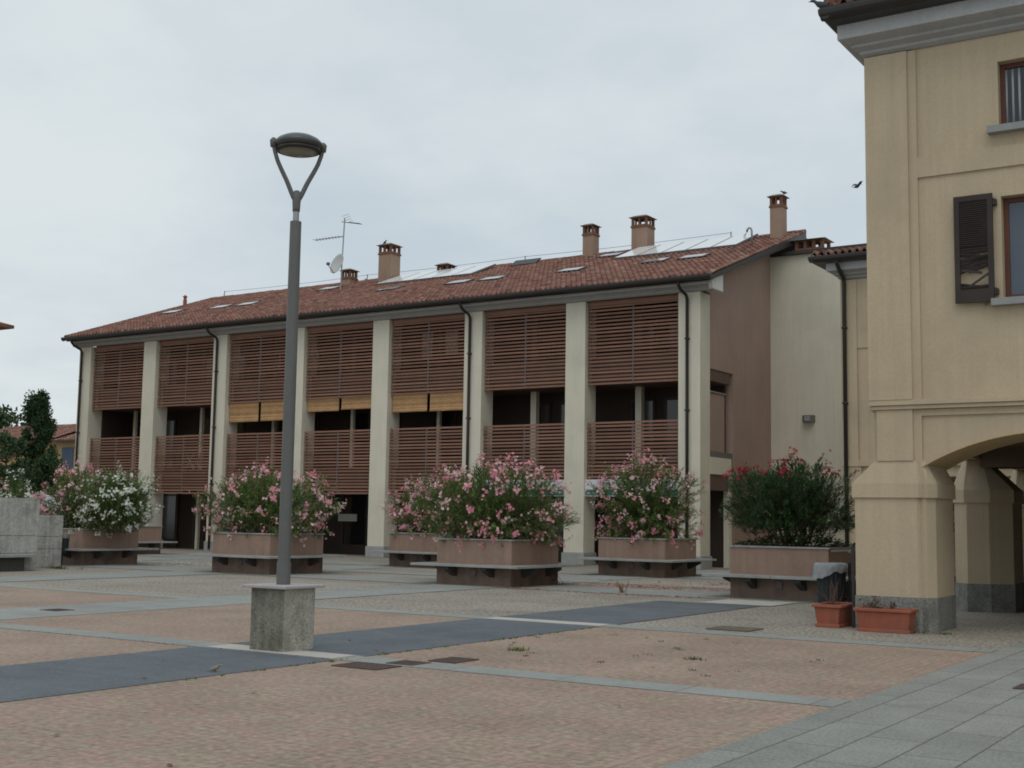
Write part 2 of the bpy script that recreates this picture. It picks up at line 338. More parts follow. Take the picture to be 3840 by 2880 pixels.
for y0, y1, x0, x1 in ((10.5, 10.92, -10.9, -9.0), (16.23, 16.65, -10.95, -8.95), (22.42, 23.88, -10.2, -8.75)):
    pp.add([(x0, y0, .012), (x1, y0, .012), (x1, y1, .012), (x0, y1, .012)], [(0, 1, 2, 3)])
o = mk('worn_stone_path', pp, 'pale_patch'); setp(o, None, None, None, 'structure')
# ------------------------------------------------------------------ roof helpers
RND = random.Random(7)
def tiled(mb, x0, x1, ye, ze, yr, zr, pitch=.21, row=.38, xl=None, xr=None, ns=6, seed=1):
    """rows of curved tiles on a slope whose eave runs along X; xl/xr(fraction up the slope) clip the ends (hips)"""
    rnd = random.Random(seed); L = math.hypot(yr-ye, zr-ze); dy, dz = (yr-ye)/L, (zr-ze)/L; ny, nz = -dz, dy
    if mb.tone is None: mb.tone = []
    rows = int(math.ceil(L/row))
    for j in range(rows):
        s0, s1 = j*row, min((j+1)*row+.03, L)
        a, b = (xl(s0/L) if xl else x0), (xr(s0/L) if xr else x1)
        nc = int((b-a)/pitch)
        for c in range(nc):
            cx = a+c*pitch; jit = rnd.uniform(-.018, .018); lift = rnd.uniform(-.006, .008); tone = min(1, max(0, rnd.gauss(.52, .19)))
            vs = []
            for (s, h0) in ((s0+jit-.02, .05), (s1+jit, .0)):
                for k in range(ns+1):
                    t = k/ns; h = .062*cos(2*pi*(t-.5))+h0+lift
                    vs.append((cx+t*pitch, ye+dy*s+ny*h, ze+dz*s+nz*h))
            for k in range(ns+1):      # lower lip
                x, y, z = vs[k]; vs.append((x, y-ny*.07, z-nz*.07))
            n = ns+1
            fs = [(k, k+1, n+k+1, n+k) for k in range(ns)]+[(2*n+k, 2*n+k+1, k+1, k) for k in range(ns)]
            mb.add(vs, fs); mb.tone += [tone]*len(fs)
    return mb
# ------------------------------------------------------------------ the long building with slatted loggias
Y0 = 38.44
XR = [-17.42-4.38*(7-i) for i in range(8)]           # right edges of the pilasters
bld = thing('loggia_building', (-33, 42, 0), 'long three storey building with cream pilasters, brown slatted balconies and red tiled roof', 'building')
RE = (37.82, 9.62); RR = (46.8, 12.80)                # eave and ridge (y, z)
RX0, RX1 = -49.2, -16.75
SL = math.hypot(RR[0]-RE[0], RR[1]-RE[1]); es = Vector((0, (RR[0]-RE[0])/SL, (RR[1]-RE[1])/SL)); en = Vector((0, -es.z, es.y))
def rp(x, y, h=0):
    z = RE[1]+(y-RE[0])*es.z/es.y; return Vector((x, y, z))+en*h
def rbox(mb, x0, x1, y0, y1, h0, h1):
    return mb.hexa([rp(x0, y0, h0), rp(x1, y0, h0), rp(x1, y1, h0), rp(x0, y1, h0)], [rp(x0, y0, h1), rp(x1, y0, h1), rp(x1, y1, h1), rp(x0, y1, h1)])
for i, xr in enumerate(XR):
    p = mk('pilaster', B(xr-.8, xr, Y0, Y0+.8, .42, 9.2), 'cream', bld, bevel=.015)
    mk('plinth', B(xr-.85, xr+.05, Y0-.05, Y0+.85, 0, .42), 'plinth', p, bevel=.015)
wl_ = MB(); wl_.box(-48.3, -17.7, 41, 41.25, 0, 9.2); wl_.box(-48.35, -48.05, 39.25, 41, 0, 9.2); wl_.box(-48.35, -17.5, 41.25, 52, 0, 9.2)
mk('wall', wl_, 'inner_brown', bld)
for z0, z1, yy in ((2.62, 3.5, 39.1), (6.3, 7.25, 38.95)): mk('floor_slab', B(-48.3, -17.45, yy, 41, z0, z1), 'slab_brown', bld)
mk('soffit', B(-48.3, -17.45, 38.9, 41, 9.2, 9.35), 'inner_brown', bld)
# gable wall with the recess of the side balcony
gx = -17.42
def zr(y): return RE[1]+(y-RE[0])*es.z/es.y-.12
gw = MB()
gw.prism_x([(39.24, 6.7), (44.75, 6.7), (44.75, zr(44.75)), (39.24, zr(39.24))], gx-.3, gx)
gw.prism_x([(41.18, 0), (44.75, 0), (44.75, 6.7), (41.18, 6.7)], gx-.3, gx)
gw.prism_x([(38.9, 9.25), (39.24, 9.25), (39.24, zr(39.24)), (38.9, zr(38.9))], gx-.3, gx)
mk('gable_wall', gw, 'brown_wall', bld)
bal = mk('balcony', B(gx-.22, gx-.08, 39.24, 40.62, 3.92, 5.92), 'brown_wall', bld)
mk('balcony_rail', B(gx-.25, gx-.04, 39.24, 40.66, 5.92, 5.96), 'metal', bal)
mk('balcony_kerb', B(gx-.6, gx-.02, 39.24, 41.16, 3.72, 3.92), 'slat_dark', bal)
mk('balcony_beam', B(gx-.6, gx+.01, 39.24, 41.0, 3.15, 3.72), 'cream', bal)
mk('balcony_post', B(gx-.22, gx-.02, 40.85, 41.1, 0, 3.15), 'cream', bal)
# cornice, gutter, downpipes
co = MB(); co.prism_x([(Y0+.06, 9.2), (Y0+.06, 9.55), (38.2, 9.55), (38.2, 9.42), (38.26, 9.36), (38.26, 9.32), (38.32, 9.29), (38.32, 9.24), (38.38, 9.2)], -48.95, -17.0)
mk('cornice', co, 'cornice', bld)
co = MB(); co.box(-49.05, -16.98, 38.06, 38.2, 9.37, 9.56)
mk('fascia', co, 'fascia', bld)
for xa, xb in ((-17.0, -16.86), (-49.1, -48.95)): mk('cornice_return', MB().prism_x([(38.03, 9.56), (38.22, 9.22), (39.05, 9.22), (39.05, 9.9)], xa, xb), 'white_paint', bld)
gt = MB(); gt.prism_x([(37.74+.11*cos(a)+.0, 9.56+.12*sin(a)) for a in [pi+pi*k/8 for k in range(9)]]+[(37.85, 9.6), (37.63, 9.6)], RX0-.05, RX1+.05)
gt.box(RX0, RX1, 37.85, 38.06, 9.5, 9.58)
mk('gutter', gt, 'gutter', bld, smooth=False)
for i, fx in ((0, .3), (2, .36), (5, .37), (7, .45)):
    x = XR[i]-.8+fx*.8; d = MB()
    d.tube([(x-.06, 37.78, 9.5), (x-.06, 37.8, 9.36), (x-.05, 37.95, 9.22), (x, 38.28, 9.08), (x, 38.36, 8.95), (x, 38.36, 5), (x, 38.36, .1)], .055, 10)
    for z in (7.6, 5.2, 2.8): d.box(x-.07, x+.07, 38.3, 38.44, z, z+.05)
    mk('downpipe', d, 'gutter', bld, smooth=True)
# roof
rf = MB(); tiled(rf, RX0, RX1, *RE, *RR, seed=3)
ro = mk('roof', rf, 'tiles', bld)
rd = MB(); rd.prism_x([(RE[0]+.05, RE[1]-.06), (RR[0], RR[1]-.06), (RR[0], RR[1]-.2), (RE[0]+.05, RE[1]-.2)], RX0+.06, RX1-.06)
rd.prism_x([(RR[0], RR[1]-.06), (53, RR[1]-2.2), (53, RR[1]-2.4), (RR[0], RR[1]-.2)], RX0+.06, RX1-.06)
mk('roof_deck', rd, 'gutter', ro)
for xa, xb in ((RX1-.06, RX1+.02), (RX0-.02, RX0+.06)): mk('verge_board', MB().prism_x([(37.7, 9.56), (37.7, 9.42), (RR[0], RR[1]-.28), (RR[0], RR[1]+.02)], xa, xb), 'gutter', ro)
rg = MB(); rg.tone = []
x = RX0
while x < RX1-.1:
    y = RR[0]; nv = len(rg.f); h = RND.uniform(-.01, .015)
    rg.tube([(x, y, RR[1]+.03+h), (x+.44, y, RR[1]+.055+h)], [(.09, .13), (.075, .11)], 8)
    rg.tone += [min(1, max(0, RND.gauss(.5, .2)))]*(len(rg.f)-nv); x += .4
for xv in (RX0+.03, RX1-.05):
    s = 0
    while s < SL-.1:
        nv = len(rg.f); p = Vector((xv, RE[0], RE[1]))+es*s+en*.05
        rg.tube([p, p+es*.42+en*.0], [(.06, .1), (.05, .085)], 8); rg.tone += [min(1, max(0, RND.gauss(.5, .2)))]*(len(rg.f)-nv); s += .38
mk('ridge_tiles', rg, 'tiles', ro)
# chimneys
def chimney(x, y, w, d, ztop, zb, pat=3, caph=.36, mortar=True):
    s = B(x, x+w, y, y+d, zb, ztop-caph-.12)
    c = mk('chimney', s, 'chimney', bld, bevel=.01)
    k = MB(); k.box(x-.03, x+w+.03, y-.03, y+d+.03, ztop-caph-.12, ztop-caph-.05)
    k.box(x-.005, x+w+.005, y-.005, y+d+.005, ztop-caph-.05, ztop-caph)
    for i in range(pat):
        for j in range(pat):
            if 0 < i < pat-1 and 0 < j < pat-1: continue
            q = .1 if (i % 2 == 0 and j % 2 == 0) else .06
            px_, py_ = x+i*(w-q)/(pat-1), y+j*(d-q)/(pat-1)
            k.box(px_, px_+q, py_, py_+q, ztop-caph, ztop-.09)
    k.box(x-.01, x+w+.01, y-.01, y+d+.01, ztop-.09, ztop-.05)
    mk('chimney_cap', k, 'terracotta', c)
    t = MB(); t.prism([(x-.1, y-.1), (x+w+.1, y-.1), (x+w+.1, y+d+.1), (x-.1, y+d+.1)], ztop-.05, ztop+.05, [(x+.1, y+.1), (x+w-.1, y+.1), (x+w-.1, y+d-.1), (x+.1, y+d-.1)])
    mk('cap_slab', t, 'cap_slab', c)
chimney(-36.75, 45.3, .72, .72, 14.14, 12.0)
chimney(-39.75, 46.2, .55, .55, 13.4, 12.4)
chimney(-34.3, 46.55, .6, .6, 13.2, 12.5)
chimney(-26.55, 46.5, .52, .52, 14.16, 12.5)
chimney(-24.05, 46.2, .72, .72, 14.16, 12.3)
chimney(-17.75, 45.6, .5, .5, 14.12, 12.2)
rv = MB(); v0 = rp(-48.95, 44.8)
rv.lathe([(.1, -.2), (.1, .35), (.08, .38), (.08, .5), (.14, .52), (.02, .62)], (-48.95, 44.8, v0.z), 12)
mk('vent_pipe', rv, 'terra_pot', ro, smooth=False)
def tbox(mb, x0, x1, y0, y1, t0, t1, h):      # panel on the slope, its upper edge propped up: t0, t1 heights at the lower and upper edge
    q = lambda d: [rp(x0, y0, t0+d), rp(x1, y0, t0+d), rp(x1, y1, t1+d), rp(x0, y1, t1+d)]
    return mb.hexa(q(0), q(h))
def skylight(x, y, w=1.05, l=.72):
    f = MB(); rbox(f, x-w/2, x+w/2, y-l/2, y+l/2, .02, .12)
    s = mk('skylight', f, 'gutter', bld); g = MB(); rbox(g, x-w/2+.07, x+w/2-.07, y-l/2+.06, y+l/2-.06, .12, .128); mk('pane', g, 'panel', s)
for x, y in ((-24.55, 42.15), (-19.35, 42.2), (-20.95, 42.2), (-24.75, 45.75), (-39.45, 45.05), (-33.65, 42.35), (-29.85, 42.1), (-28.2, 42.1), (-43.8, 42.35), (-42.1, 42.4), (-47.2, 42.45)): skylight(x, y)
hx = MB(); a, b = rp(-29.9, 46.0, .05), rp(-28.6, 46.0, .05)
hx.hexa([a, b, b+es*.55+en*.13, a+es*.55+en*.13], [p+en*.06 for p in (a, b, b+es*.55+en*.13, a+es*.55+en*.13)])
rbox(hx, -29.9, -28.6, 46.0, 46.75, .0, .08)
mk('roof_hatch', hx, 'gutter', ro)
for x0, n, ya, yb in ((-36.0, 5, 44.3, 46.25), (-23.7, 5, 44.1, 46.3)):
    for k in range(n):
        f = MB(); tbox(f, x0+k*1.05, x0+k*1.05+1.02, ya, yb, .07, .15, .08); p = mk('solar_panel', f, 'slat_dark', bld)
        g = MB(); tbox(g, x0+k*1.05+.03, x0+k*1.05+.99, ya+.03, yb-.03, .153, .23, .008); mk('panel_glass', g, 'panel_sky_sheen', p)
wr = MB(); xs = (-48.3, -38.7, -29.7, -19.9)
for i in range(3):
    pts = [(xs[i]+(xs[i+1]-xs[i])*t/8, 46.9, 13.17-.05*sin(pi*t/8)) for t in range(9)]; wr.tube(pts, .009, 5)
for x in xs: wr.tube([(x, 46.85, 12.75), (x, 46.9, 13.2)], .022, 6)
mk('lightning_wire', wr, 'wire', ro)
cpb = rp(-17.8, 43.9); cpm = MB()
cpm.tube([cpb, cpb+Vector((0, 0, .62)), cpb+Vector((-.03, -.01, .72)), cpb+Vector((-.1, -.03, .75)), cpb+Vector((-.16, -.05, .68)), cpb+Vector((-.17, -.05, .6))], .04, 8)
for k in range(3): cpm.tube([cpb+Vector((-.17, -.05, .6)), cpb+Vector((-.24-.03*k, -.06, .45)), cpb+Vector((-.18-.05*k, -.05, .33))], .008, 5)
mk('cable_mast', cpm, 'metal', ro, smooth=True)
# bays: slatted screens, railings, posts, openings behind
for i in range(7):
    a, b = XR[i], XR[i+1]-.8
    def slats(name, z0, z1, n, drop=()):
        s = MB()
        for k in range(n):
            z = z0+(z1-z0-.066)*k/(n-1)
            for u0, u1 in ((a+.03, (a+b)/2-.02), ((a+b)/2+.02, b-.02)):
                j = RND.uniform(-.007, .007); s.box(u0, u1, 38.62, 38.65, z+j, z+j+.066)
        o = mk(name, s, 'slat', bld)
        for xm in (a+.1, (a+b)/2, b-.1): mk('mullion', B(xm-.02, xm+.02, 38.655 if xm != (a+b)/2 else 38.615, 38.70, z0, z1), 'slat_dark', o)
        return o
    slats('slat_screen', 6.25, 9.02, 22)
    low = 3.02 if i > 4 else 2.42
    slats('slat_railing', low, 4.95, int((4.95-low)/.126)+1)
    mk('valance', B(a+.02, b-.01, 38.6, 38.66, 9.03, 9.2), 'slat', bld)
    xm = (a+b)/2-.55; cwd = .12 if i > 4 else .07
    for z0, z1 in ((0, 2.62), (3.5, 6.3), (7.25, 9.2)):
        if z0 == 0 and i != 1: continue
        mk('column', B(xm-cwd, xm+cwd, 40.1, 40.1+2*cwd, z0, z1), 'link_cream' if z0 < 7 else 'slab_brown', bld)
    for z0, z1, u0, u1 in ((3.55, 5.95, a+.5, a+1.5), (3.55, 5.95, b-1.7, b-.5), (7.3, 9.0, a+.5, a+1.6), (7.3, 9.0, b-1.6, b-.5)):
        d = mk('window', MB().box(u0, u1, 40.94, 41.02, z0, z1), 'dark_wood', bld)
        mk('pane', MB().box(u0+.1, u1-.1, 40.93, 40.95, z0+.12, z1-.1), 'dark_glass', d)
    d = mk('shop_front', MB().box(a+.1, b-.1, 40.92, 41.02, .0, .4).box(a+.1, a+.25, 40.92, 41.02, .4, 2.5).box((a+b)/2-.06, (a+b)/2+.06, 40.92, 41.02, .4, 2.5).box(b-.25, b-.1, 40.92, 41.02, .4, 2.5), 'dark_wood', bld)
    mk('pane', MB().box(a+.25, (a+b)/2-.06, 40.95, 40.98, .4, 2.5).box((a+b)/2+.06, b-.25, 40.95, 40.98, .4, 2.5), 'dark_glass', d)
# bamboo blinds under the upper screens
names = {2: 'third', 3: 'fourth', 4: 'fifth'}
for i, zs in ((2, (5.46, 5.47)), (3, (5.76, 5.80)), (4, (5.6, 5.59))):
    a, b = XR[i], XR[i+1]-.8; mid = (a+b)/2
    for k, (u0, u1) in enumerate(((a+.06, mid-.07), (mid+.07, b-.04))):
        m = MB(); n = 16; z1 = 6.3; z0 = zs[k]
        for s in range(24):
            za = z0+(z1-z0)*s/24; zb_ = z0+(z1-z0)*(s+1)/24
            m.box(u0, u1, 38.70+.004*(s % 2), 38.716+.004*(s % 2), za, zb_)
        m.tube([(u0, 38.70, z0), (u1, 38.70, z0)], .028, 8)
        lab = ('longest ' if i == 2 else 'short ' if i == 3 else '')+'bamboo roll blind in %s bay from far end, its %s half' % (names[i], 'farther' if k == 0 else 'nearer')
        solo('bamboo_blind', m, 'blind', (u0, 38.7, z1), lab, 'blind', 'bamboo blinds hanging under the slatted screens')
# washing and a small table on the loggias
for x0, x1, z0, z1, lb in ((-29.62, -29.1, 7.75, 8.7, 'pale cloth hung behind the upper slats above a blind, the farther one'), (-28.5, -27.9, 7.8, 8.75, 'pale cloth hung behind the upper slats above a blind, nearer the downpipe')): 
    c_ = MB(); n_ = 14
    vs = [(x0+(x1-x0)*k/n_, 39.35+.03*sin(k*1.7)+dy, z) for dy in (0, .012) for z in (z0, z1) for k in range(n_+1)]; w_ = n_+1
    c_.add(vs, [(k, k+1, w_+k+1, w_+k) for k in range(n_)]+[(2*w_+k, 3*w_+k, 3*w_+k+1, 2*w_+k+1) for k in range(n_)]); c_.tube([(x0-.1, 39.36, z1), (x1+.1, 39.36, z1)], .008, 5)
    solo('hanging_cloth', c_, 'cloth', ((x0+x1)/2, 39.36, z0), lb, 'cloth', 'cloths hung behind the upper screen')
tb_ = thing('balcony_table', (-42.3, 39.5, 3.5), 'small pale folding table behind the long railing of the second bay', 'table')
mk('table_top', MB().lathe([(.38, 4.22), (.38, 4.25)], (-42.3, 39.6, 0), 20), 'sign_white', tb_)
for q in (-1, 1):
    for w_ in (-.2, .2): mk('leg', MB().tube([(-42.3+q*.28, 39.6+w_, 3.5), (-42.3-q*.25, 39.6+w_, 4.22)], .014, 6), 'sign_white', tb_)
# shop signs
for i, lab in ((5, 'white and green sign board above the shop, behind the large pink oleander'), (6, 'white and green sign board in the end bay, behind the round pink oleander')):
    a, b = XR[i], XR[i+1]-.8; t = thing('shop_sign', ((a+b)/2, 38.6, 2.37), lab, 'sign', 'sign boards over the shops')
    mk('frame', MB().box(a-.0+.005, b-.005, 38.5, 38.6, 2.37, 2.95), 'sign_white', t)
    mk('green_stripe', MB().box(a+.03, b-.03, 38.492, 38.5, 2.4, 2.595), 'sign_green', t)
    mk('gold_line', MB().box(a+.03, b-.03, 38.49, 38.5, 2.597, 2.612), 'blind', t)
solo('notice_board', MB().box(-33.83, -32.87, 39.58, 39.62, 1.36, 1.65), 'paper', (-33.35, 39.6, 1.36), 'pale notice board in the dark ground floor bay behind the lamp post', 'notice board')
# television antenna with dish
tv = thing('television_antenna', (-37.9, 44, 11.75), 'mast with pale satellite dish and two comb aerials on the tiled roof', 'antenna')
mk('mast', MB().tube([(-37.88, 44, 11.7), (-37.84, 44, 13.2), (-37.76, 44, 15.25)], .03, 8), 'metal', tv)
ds = MB(); c = Vector((-37.9, 43.85, 13.05)); ax = Vector((-.22, -.88, .3)).normalized(); ux = ax.cross(Vector((0, 0, 1))).normalized(); uz = ux.cross(ax)
n = 28; vs = []
for rr in (0, .15, .3, .42, .5):
    for k in range(n): vs.append(c+ux*(rr*.92*cos(2*pi*k/n))+uz*(rr*sin(2*pi*k/n))+ax*(rr*rr*.5))
for rr in (.5, .3, .02):
    for k in range(n): vs.append(c+ux*(rr*.92*cos(2*pi*k/n))+uz*(rr*sin(2*pi*k/n))+ax*(rr*rr*.5-.02))
ds.add(vs, [(i*n+k, i*n+(k+1) % n, (i+1)*n+(k+1) % n, (i+1)*n+k) for i in range(7) for k in range(n)])
mk('dish', ds, 'dish', tv, smooth=True)
ar = MB(); ar.tube([c-uz*.48+ax*.1, c-uz*.25+ax*.62], .018, 6); ar.box(c.x+ax.x*.62-.06, c.x+ax.x*.62+.06, c.y+ax.y*.62-.06, c.y+ax.y*.62+.06, c.z-uz.z*.25+ax.z*.6-.06, c.z-uz.z*.25+ax.z*.6+.06)
mk('dish_arm', ar, 'wire', tv)
ya = MB(); ya.tube([(-37.8, 44, 14.4), (-39.6, 44.1, 14.43)], .016, 6)
for k in range(9): ya.tube([(-39.6+k*.19, 44.1-.2, 14.43), (-39.6+k*.19, 44.1+.2, 14.43)], .01, 5)
mk('aerial', ya, 'wire', tv)
ya = MB(); ya.tube([(-37.95, 44, 15.1), (-36.85, 44.1, 14.88)], .016, 6)
for k in range(7): ya.tube([(-37.4+k*.09, 44.05-.15, 15.0-k*.018), (-37.4+k*.09, 44.05+.15, 15.0-k*.018)], .01, 5)
for k in range(4): ya.tube([(-37.75, 43.8+.1*k, 15.28-.08*k), (-37.35, 43.8+.1*k, 15.35-.08*k)], .008, 5)
mk('aerial', ya, 'wire', tv)
# ------------------------------------------------------------------ link wall between the buildings
cw = thing('link_building', (-12, 45, 0), 'plain pale wall joining the slatted building to the yellow one', 'building')
mk('wall', MB().box(-17.42, 4, 44.75, 52, 0, 11.5), 'link_cream', cw)
mk('coping', MB().box(-16.9, 4.2, 44.55, 45.1, 11.5, 11.62), 'gutter', cw)
ch = MB(); ch.box(-16.66, -15.5, 45.2, 46.1, 11.62, 11.78); ch.box(-16.62, -15.54, 45.24, 46.06, 11.78, 11.84)
for i in range(4):
    for j in (0, 1): ch.box(-16.62+i*.33, -16.51+i*.33, 45.24+j*.7, 45.36+j*.7, 11.84, 12.1)
ch.box(-16.64, -15.52, 45.22, 46.08, 12.1, 12.14)
k = mk('chimney', ch, 'terracotta', cw)
mk('cap_slab', MB().prism([(-16.75, 45.1), (-15.4, 45.1), (-15.4, 46.2), (-16.75, 46.2)], 12.14, 12.22, [(-16.4, 45.4), (-15.75, 45.4), (-15.75, 45.9), (-16.4, 45.9)]), 'cap_slab', k)
wlmp = thing('wall_lamp', (-15.95, 44.75, 5.25), 'small half round metal lamp on the pale link wall', 'wall lamp')
mk('housing', MB().prism([(-16.18, 44.74), (-16.16, 44.6), (-16.05, 44.52), (-15.85, 44.52), (-15.74, 44.6), (-15.72, 44.74)], 5.24, 5.48), 'slat_dark', wlmp)
mk('diffuser', MB().box(-16.06, -15.84, 44.505, 44.519, 5.27, 5.45), 'metal', wlmp)
# ------------------------------------------------------------------ yellow buildings (same cornice and mouldings)
def cornice_run(parent, x0, x1, yf, ov=.62, back=6.0):
    """grey moulded cornice along the front, returning along the left side"""
    prof = [(0, 8.66), (.06, 8.7), (.06, 8.74), (.16, 8.79), (.16, 8.83), (.26, 8.88), (.28, 8.9)]
    m = MB()
    for (o0, z0), (o1, z1) in zip(prof, prof[1:]):
        if z1-z0 < .001: continue
        m.prism([(x0-o0, yf-o0), (x1, yf-o0), (x1, yf+back), (x0-o0, yf+back)], z0, z1, [(x0-o1, yf-o1), (x1, yf-o1), (x1, yf+back), (x0-o1, yf+back)])
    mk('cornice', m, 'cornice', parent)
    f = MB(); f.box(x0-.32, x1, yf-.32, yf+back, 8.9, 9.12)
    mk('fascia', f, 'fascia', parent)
    g = MB(); pr = [(.11*cos(a), .12*sin(a)) for a in [pi+pi*k/8 for k in range(9)]]+[(.11, .05), (-.11, .05)]
    g.prism_x([(yf-.62+u, 9.24+v) for u, v in pr], x0-ov-.08, x1)
    n = len(pr); vs = [(x0-ov+u, y, 9.24+v) for y in (yf-.7, yf+back) for u, v in pr]
    g.add(vs, [tuple(range(n)), tuple(range(2*n-1, n-1, -1))]+[(i+n, (i+1) % n+n, (i+1) % n, i) for i in range(n)])
    g.box(x0-ov+.02, x1, yf-.6, yf+back, 9.12, 9.2)
    mk('gutter', g, 'gutter', parent)
# near yellow building
YF = 18.75
hs = thing('yellow_building', (-2, 22, 0), 'ochre yellow building with a wide arched portico and grey moulded cornice', 'building')
ACX, AR, AZ = -3.2, 3.54, 2.85            # arch centre x, radius, crown height
def az(x): return AZ-AR+math.sqrt(max(0, AR*AR-(x-ACX)**2))
w = MB(); YW = YF+.045
w.box(-5.7, -3.82, YW, 20.0, 3.2, 8.9); w.box(-2.85, 7, YW, 20.0, 3.2, 8.9)
w.box(-3.82, -2.85, YW, 20.0, 3.2, 4.72); w.box(-3.82, -2.85, YW, 20.0, 6.25, 7.24); w.box(-3.82, -2.85, YW, 20.0, 8.25, 8.9)
w.box(-5.7, -4.98, YW, 20.0, 2.35, 3.2)
seg = 28
for k in range(seg):
    xa, xb = -4.98+3.56*k/seg, -4.98+3.56*(k+1)/seg
    w.add([(xa, YW, az(xa)), (xb, YW, az(xb)), (xb, YW, 3.2), (xa, YW, 3.2), (xa, 20.0, az(xa)), (xb, 20.0, az(xb)), (xb, 20.0, 3.2), (xa, 20.0, 3.2)], [(0, 1, 2, 3), (5, 4, 7, 6)])
w.box(-1.42, 7, YW, 20.0, 2.35, 3.2)
w.box(-.46, 7, YW, 20.0, 0, 2.35); w.box(-5.7, -5.4, 20.0, 29.6, 2.75, 8.9); w.box(-5.7, 7, 29.6, 29.9, 0, 8.9)  # first box: unseen solid front wall, added to keep light out of the portico
mk('wall', w, 'yellow', hs)
sf = MB()
for k in range(seg):
    xa, xb = -4.98+3.56*k/seg, -4.98+3.56*(k+1)/seg
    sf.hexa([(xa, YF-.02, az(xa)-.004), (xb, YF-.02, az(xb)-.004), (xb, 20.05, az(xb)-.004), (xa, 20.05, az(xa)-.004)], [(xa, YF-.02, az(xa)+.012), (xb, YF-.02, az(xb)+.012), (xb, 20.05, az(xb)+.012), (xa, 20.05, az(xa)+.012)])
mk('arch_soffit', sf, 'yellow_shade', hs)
mo = MB()                                     # raised mouldings on the front
mo.box(-5.75, -5.112, YF-.03, YW, 3.36, 8.64); mo.box(-5.112, -4.985, YF+.012, YW, 3.36, 8.64)
mo.box(-4.985, 7, YF+.012, YW, 6.672, 6.98)
mo.box(-5.70, 7, YF-.06, YW, 3.215, 3.26); mo.box(-5.74, 7, YF-.09, YW, 3.275, 3.33); mo.box(-5.72, 7, YF-.05, YW, 3.26, 3.275); mo.box(-5.69, 7, YF-.02, YW, 3.33, 3.36)
mo.box(-5.64, -5.112, YF-.03, YW, 2.46, 3.21); mo.box(-5.112, -4.99, YF+.005, YW, 2.44, 3.21); mo.box(-4.99, 7, YF+.005, YW, 3.115, 3.21)
mo.box(-5.75, -5.71, YF+.05, 29.5, 3.2, 3.33)
mk('moulding', mo, 'yellow', hs)
cornice_run(hs, -5.75, 7, YF, ov=.38, back=11)
def pillar(name, poly, zb, zc, zt, zf, flare, grow=.035):
    cxp = sum(p[0] for p in poly)/len(poly); cyp = sum(p[1] for p in poly)/len(poly)
    def gr(d): return [(x+d*(1 if x > cxp else -1), y+d*(1 if y > cyp else -1)) for x, y in poly]
    p = mk('pillar', MB().prism(poly, zb, zc), 'yellow', hs)
    mk('plinth', MB().prism(gr(.012), 0, zb), 'rough_granite', p)
    mk('collar', MB().prism(gr(grow), zc, zt), 'yellow', p)
    mk('flare', MB().prism(gr(grow), zt, zf, flare), 'yellow', p)
P1 = [(-5.98, 18.72), (-5.07, 18.72), (-5.035, 18.78), (-4.95, 18.75), (-4.85, 18.9), (-4.85, 19.9), (-5.98, 19.9)]
F1 = [(-5.68, 18.74), (-5.1, 18.74), (-5.07, 18.76), (-5.02, 18.75), (-4.96, 18.79), (-4.96, 19.8), (-5.68, 19.8)]
pillar('pillar', P1, .485, 1.92, 2.125, 2.46, F1)
P2 = [(-5.85, 24.1), (-5.58, 23.86), (-5.22, 23.98), (-4.87, 24.28), (-4.87, 25.1), (-5.85, 25.1)]
F2 = [(-5.75, 24.4), (-5.65, 24.3), (-5.55, 24.35), (-5.4, 24.4), (-5.4, 25.0), (-5.75, 25.0)]
pillar('pillar', P2, .5, 1.95, 2.18, 2.75, F2)
pillar('pillar', [(x, y+4.45) for x, y in P2], .5, 1.95, 2.18, 2.75, [(x, y+4.45) for x, y in F2])
pillar('pillar', [(x+4.4, y) for x, y in [(-5.98, 18.72), (-5.0, 18.72), (-4.85, 18.9), (-4.85, 19.9), (-5.98, 19.9)]], .485, 1.92, 2.125, 2.46, [(x+4.4, y) for x, y in [(-5.78, 18.74), (-5.2, 18.74), (-4.96, 18.79), (-4.96, 19.8), (-5.78, 19.8)]])
ci = MB(); ci.box(-5.4, 7, 20.0, 29.2, 2.95, 3.1); ci.box(-1.2, -.8, 20, 29.2, 0, 2.95)  # second box: unseen side wall, added to darken the portico
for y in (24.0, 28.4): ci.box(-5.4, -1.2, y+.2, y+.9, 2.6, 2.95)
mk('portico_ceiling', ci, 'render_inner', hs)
rt = MB(); ex0, ye = -6.18, YF-.62
tiled(rt, ex0, 7, ye, 9.36, ye+5.5, 9.36+5.5*.36, xl=lambda t: ex0+5.5*t, seed=11)
mk('roof', rt, 'tiles', hs)
m = MB(); m.add([(ex0, ye, 9.3), (7, ye, 9.3), (7, ye+5.5, 9.3+1.98), (ex0+5.5, ye+5.5, 9.3+1.98), (ex0+5.5, 30, 11.28), (ex0, 30, 9.3), (7, 30, 9.3)], [(0, 1, 2, 3), (0, 3, 4, 5), (3, 2, 6, 4), (0, 5, 6, 1)])
mk('roof_deck', m, 'gutter', hs)
m = MB(); m.tone = []
for k in range(12):
    nv = len(m.f); a = Vector((ex0+.05, ye+.02, 9.4))+Vector((1, 1, .36))*(.36*k); m.tube([a, a+Vector((1, 1, .36))*.39], [(.1, .12), (.08, .1)], 8); m.tone += [RND.uniform(.3, .7)]*(len(m.f)-nv)
mk('hip_tiles', m, 'tiles', hs)
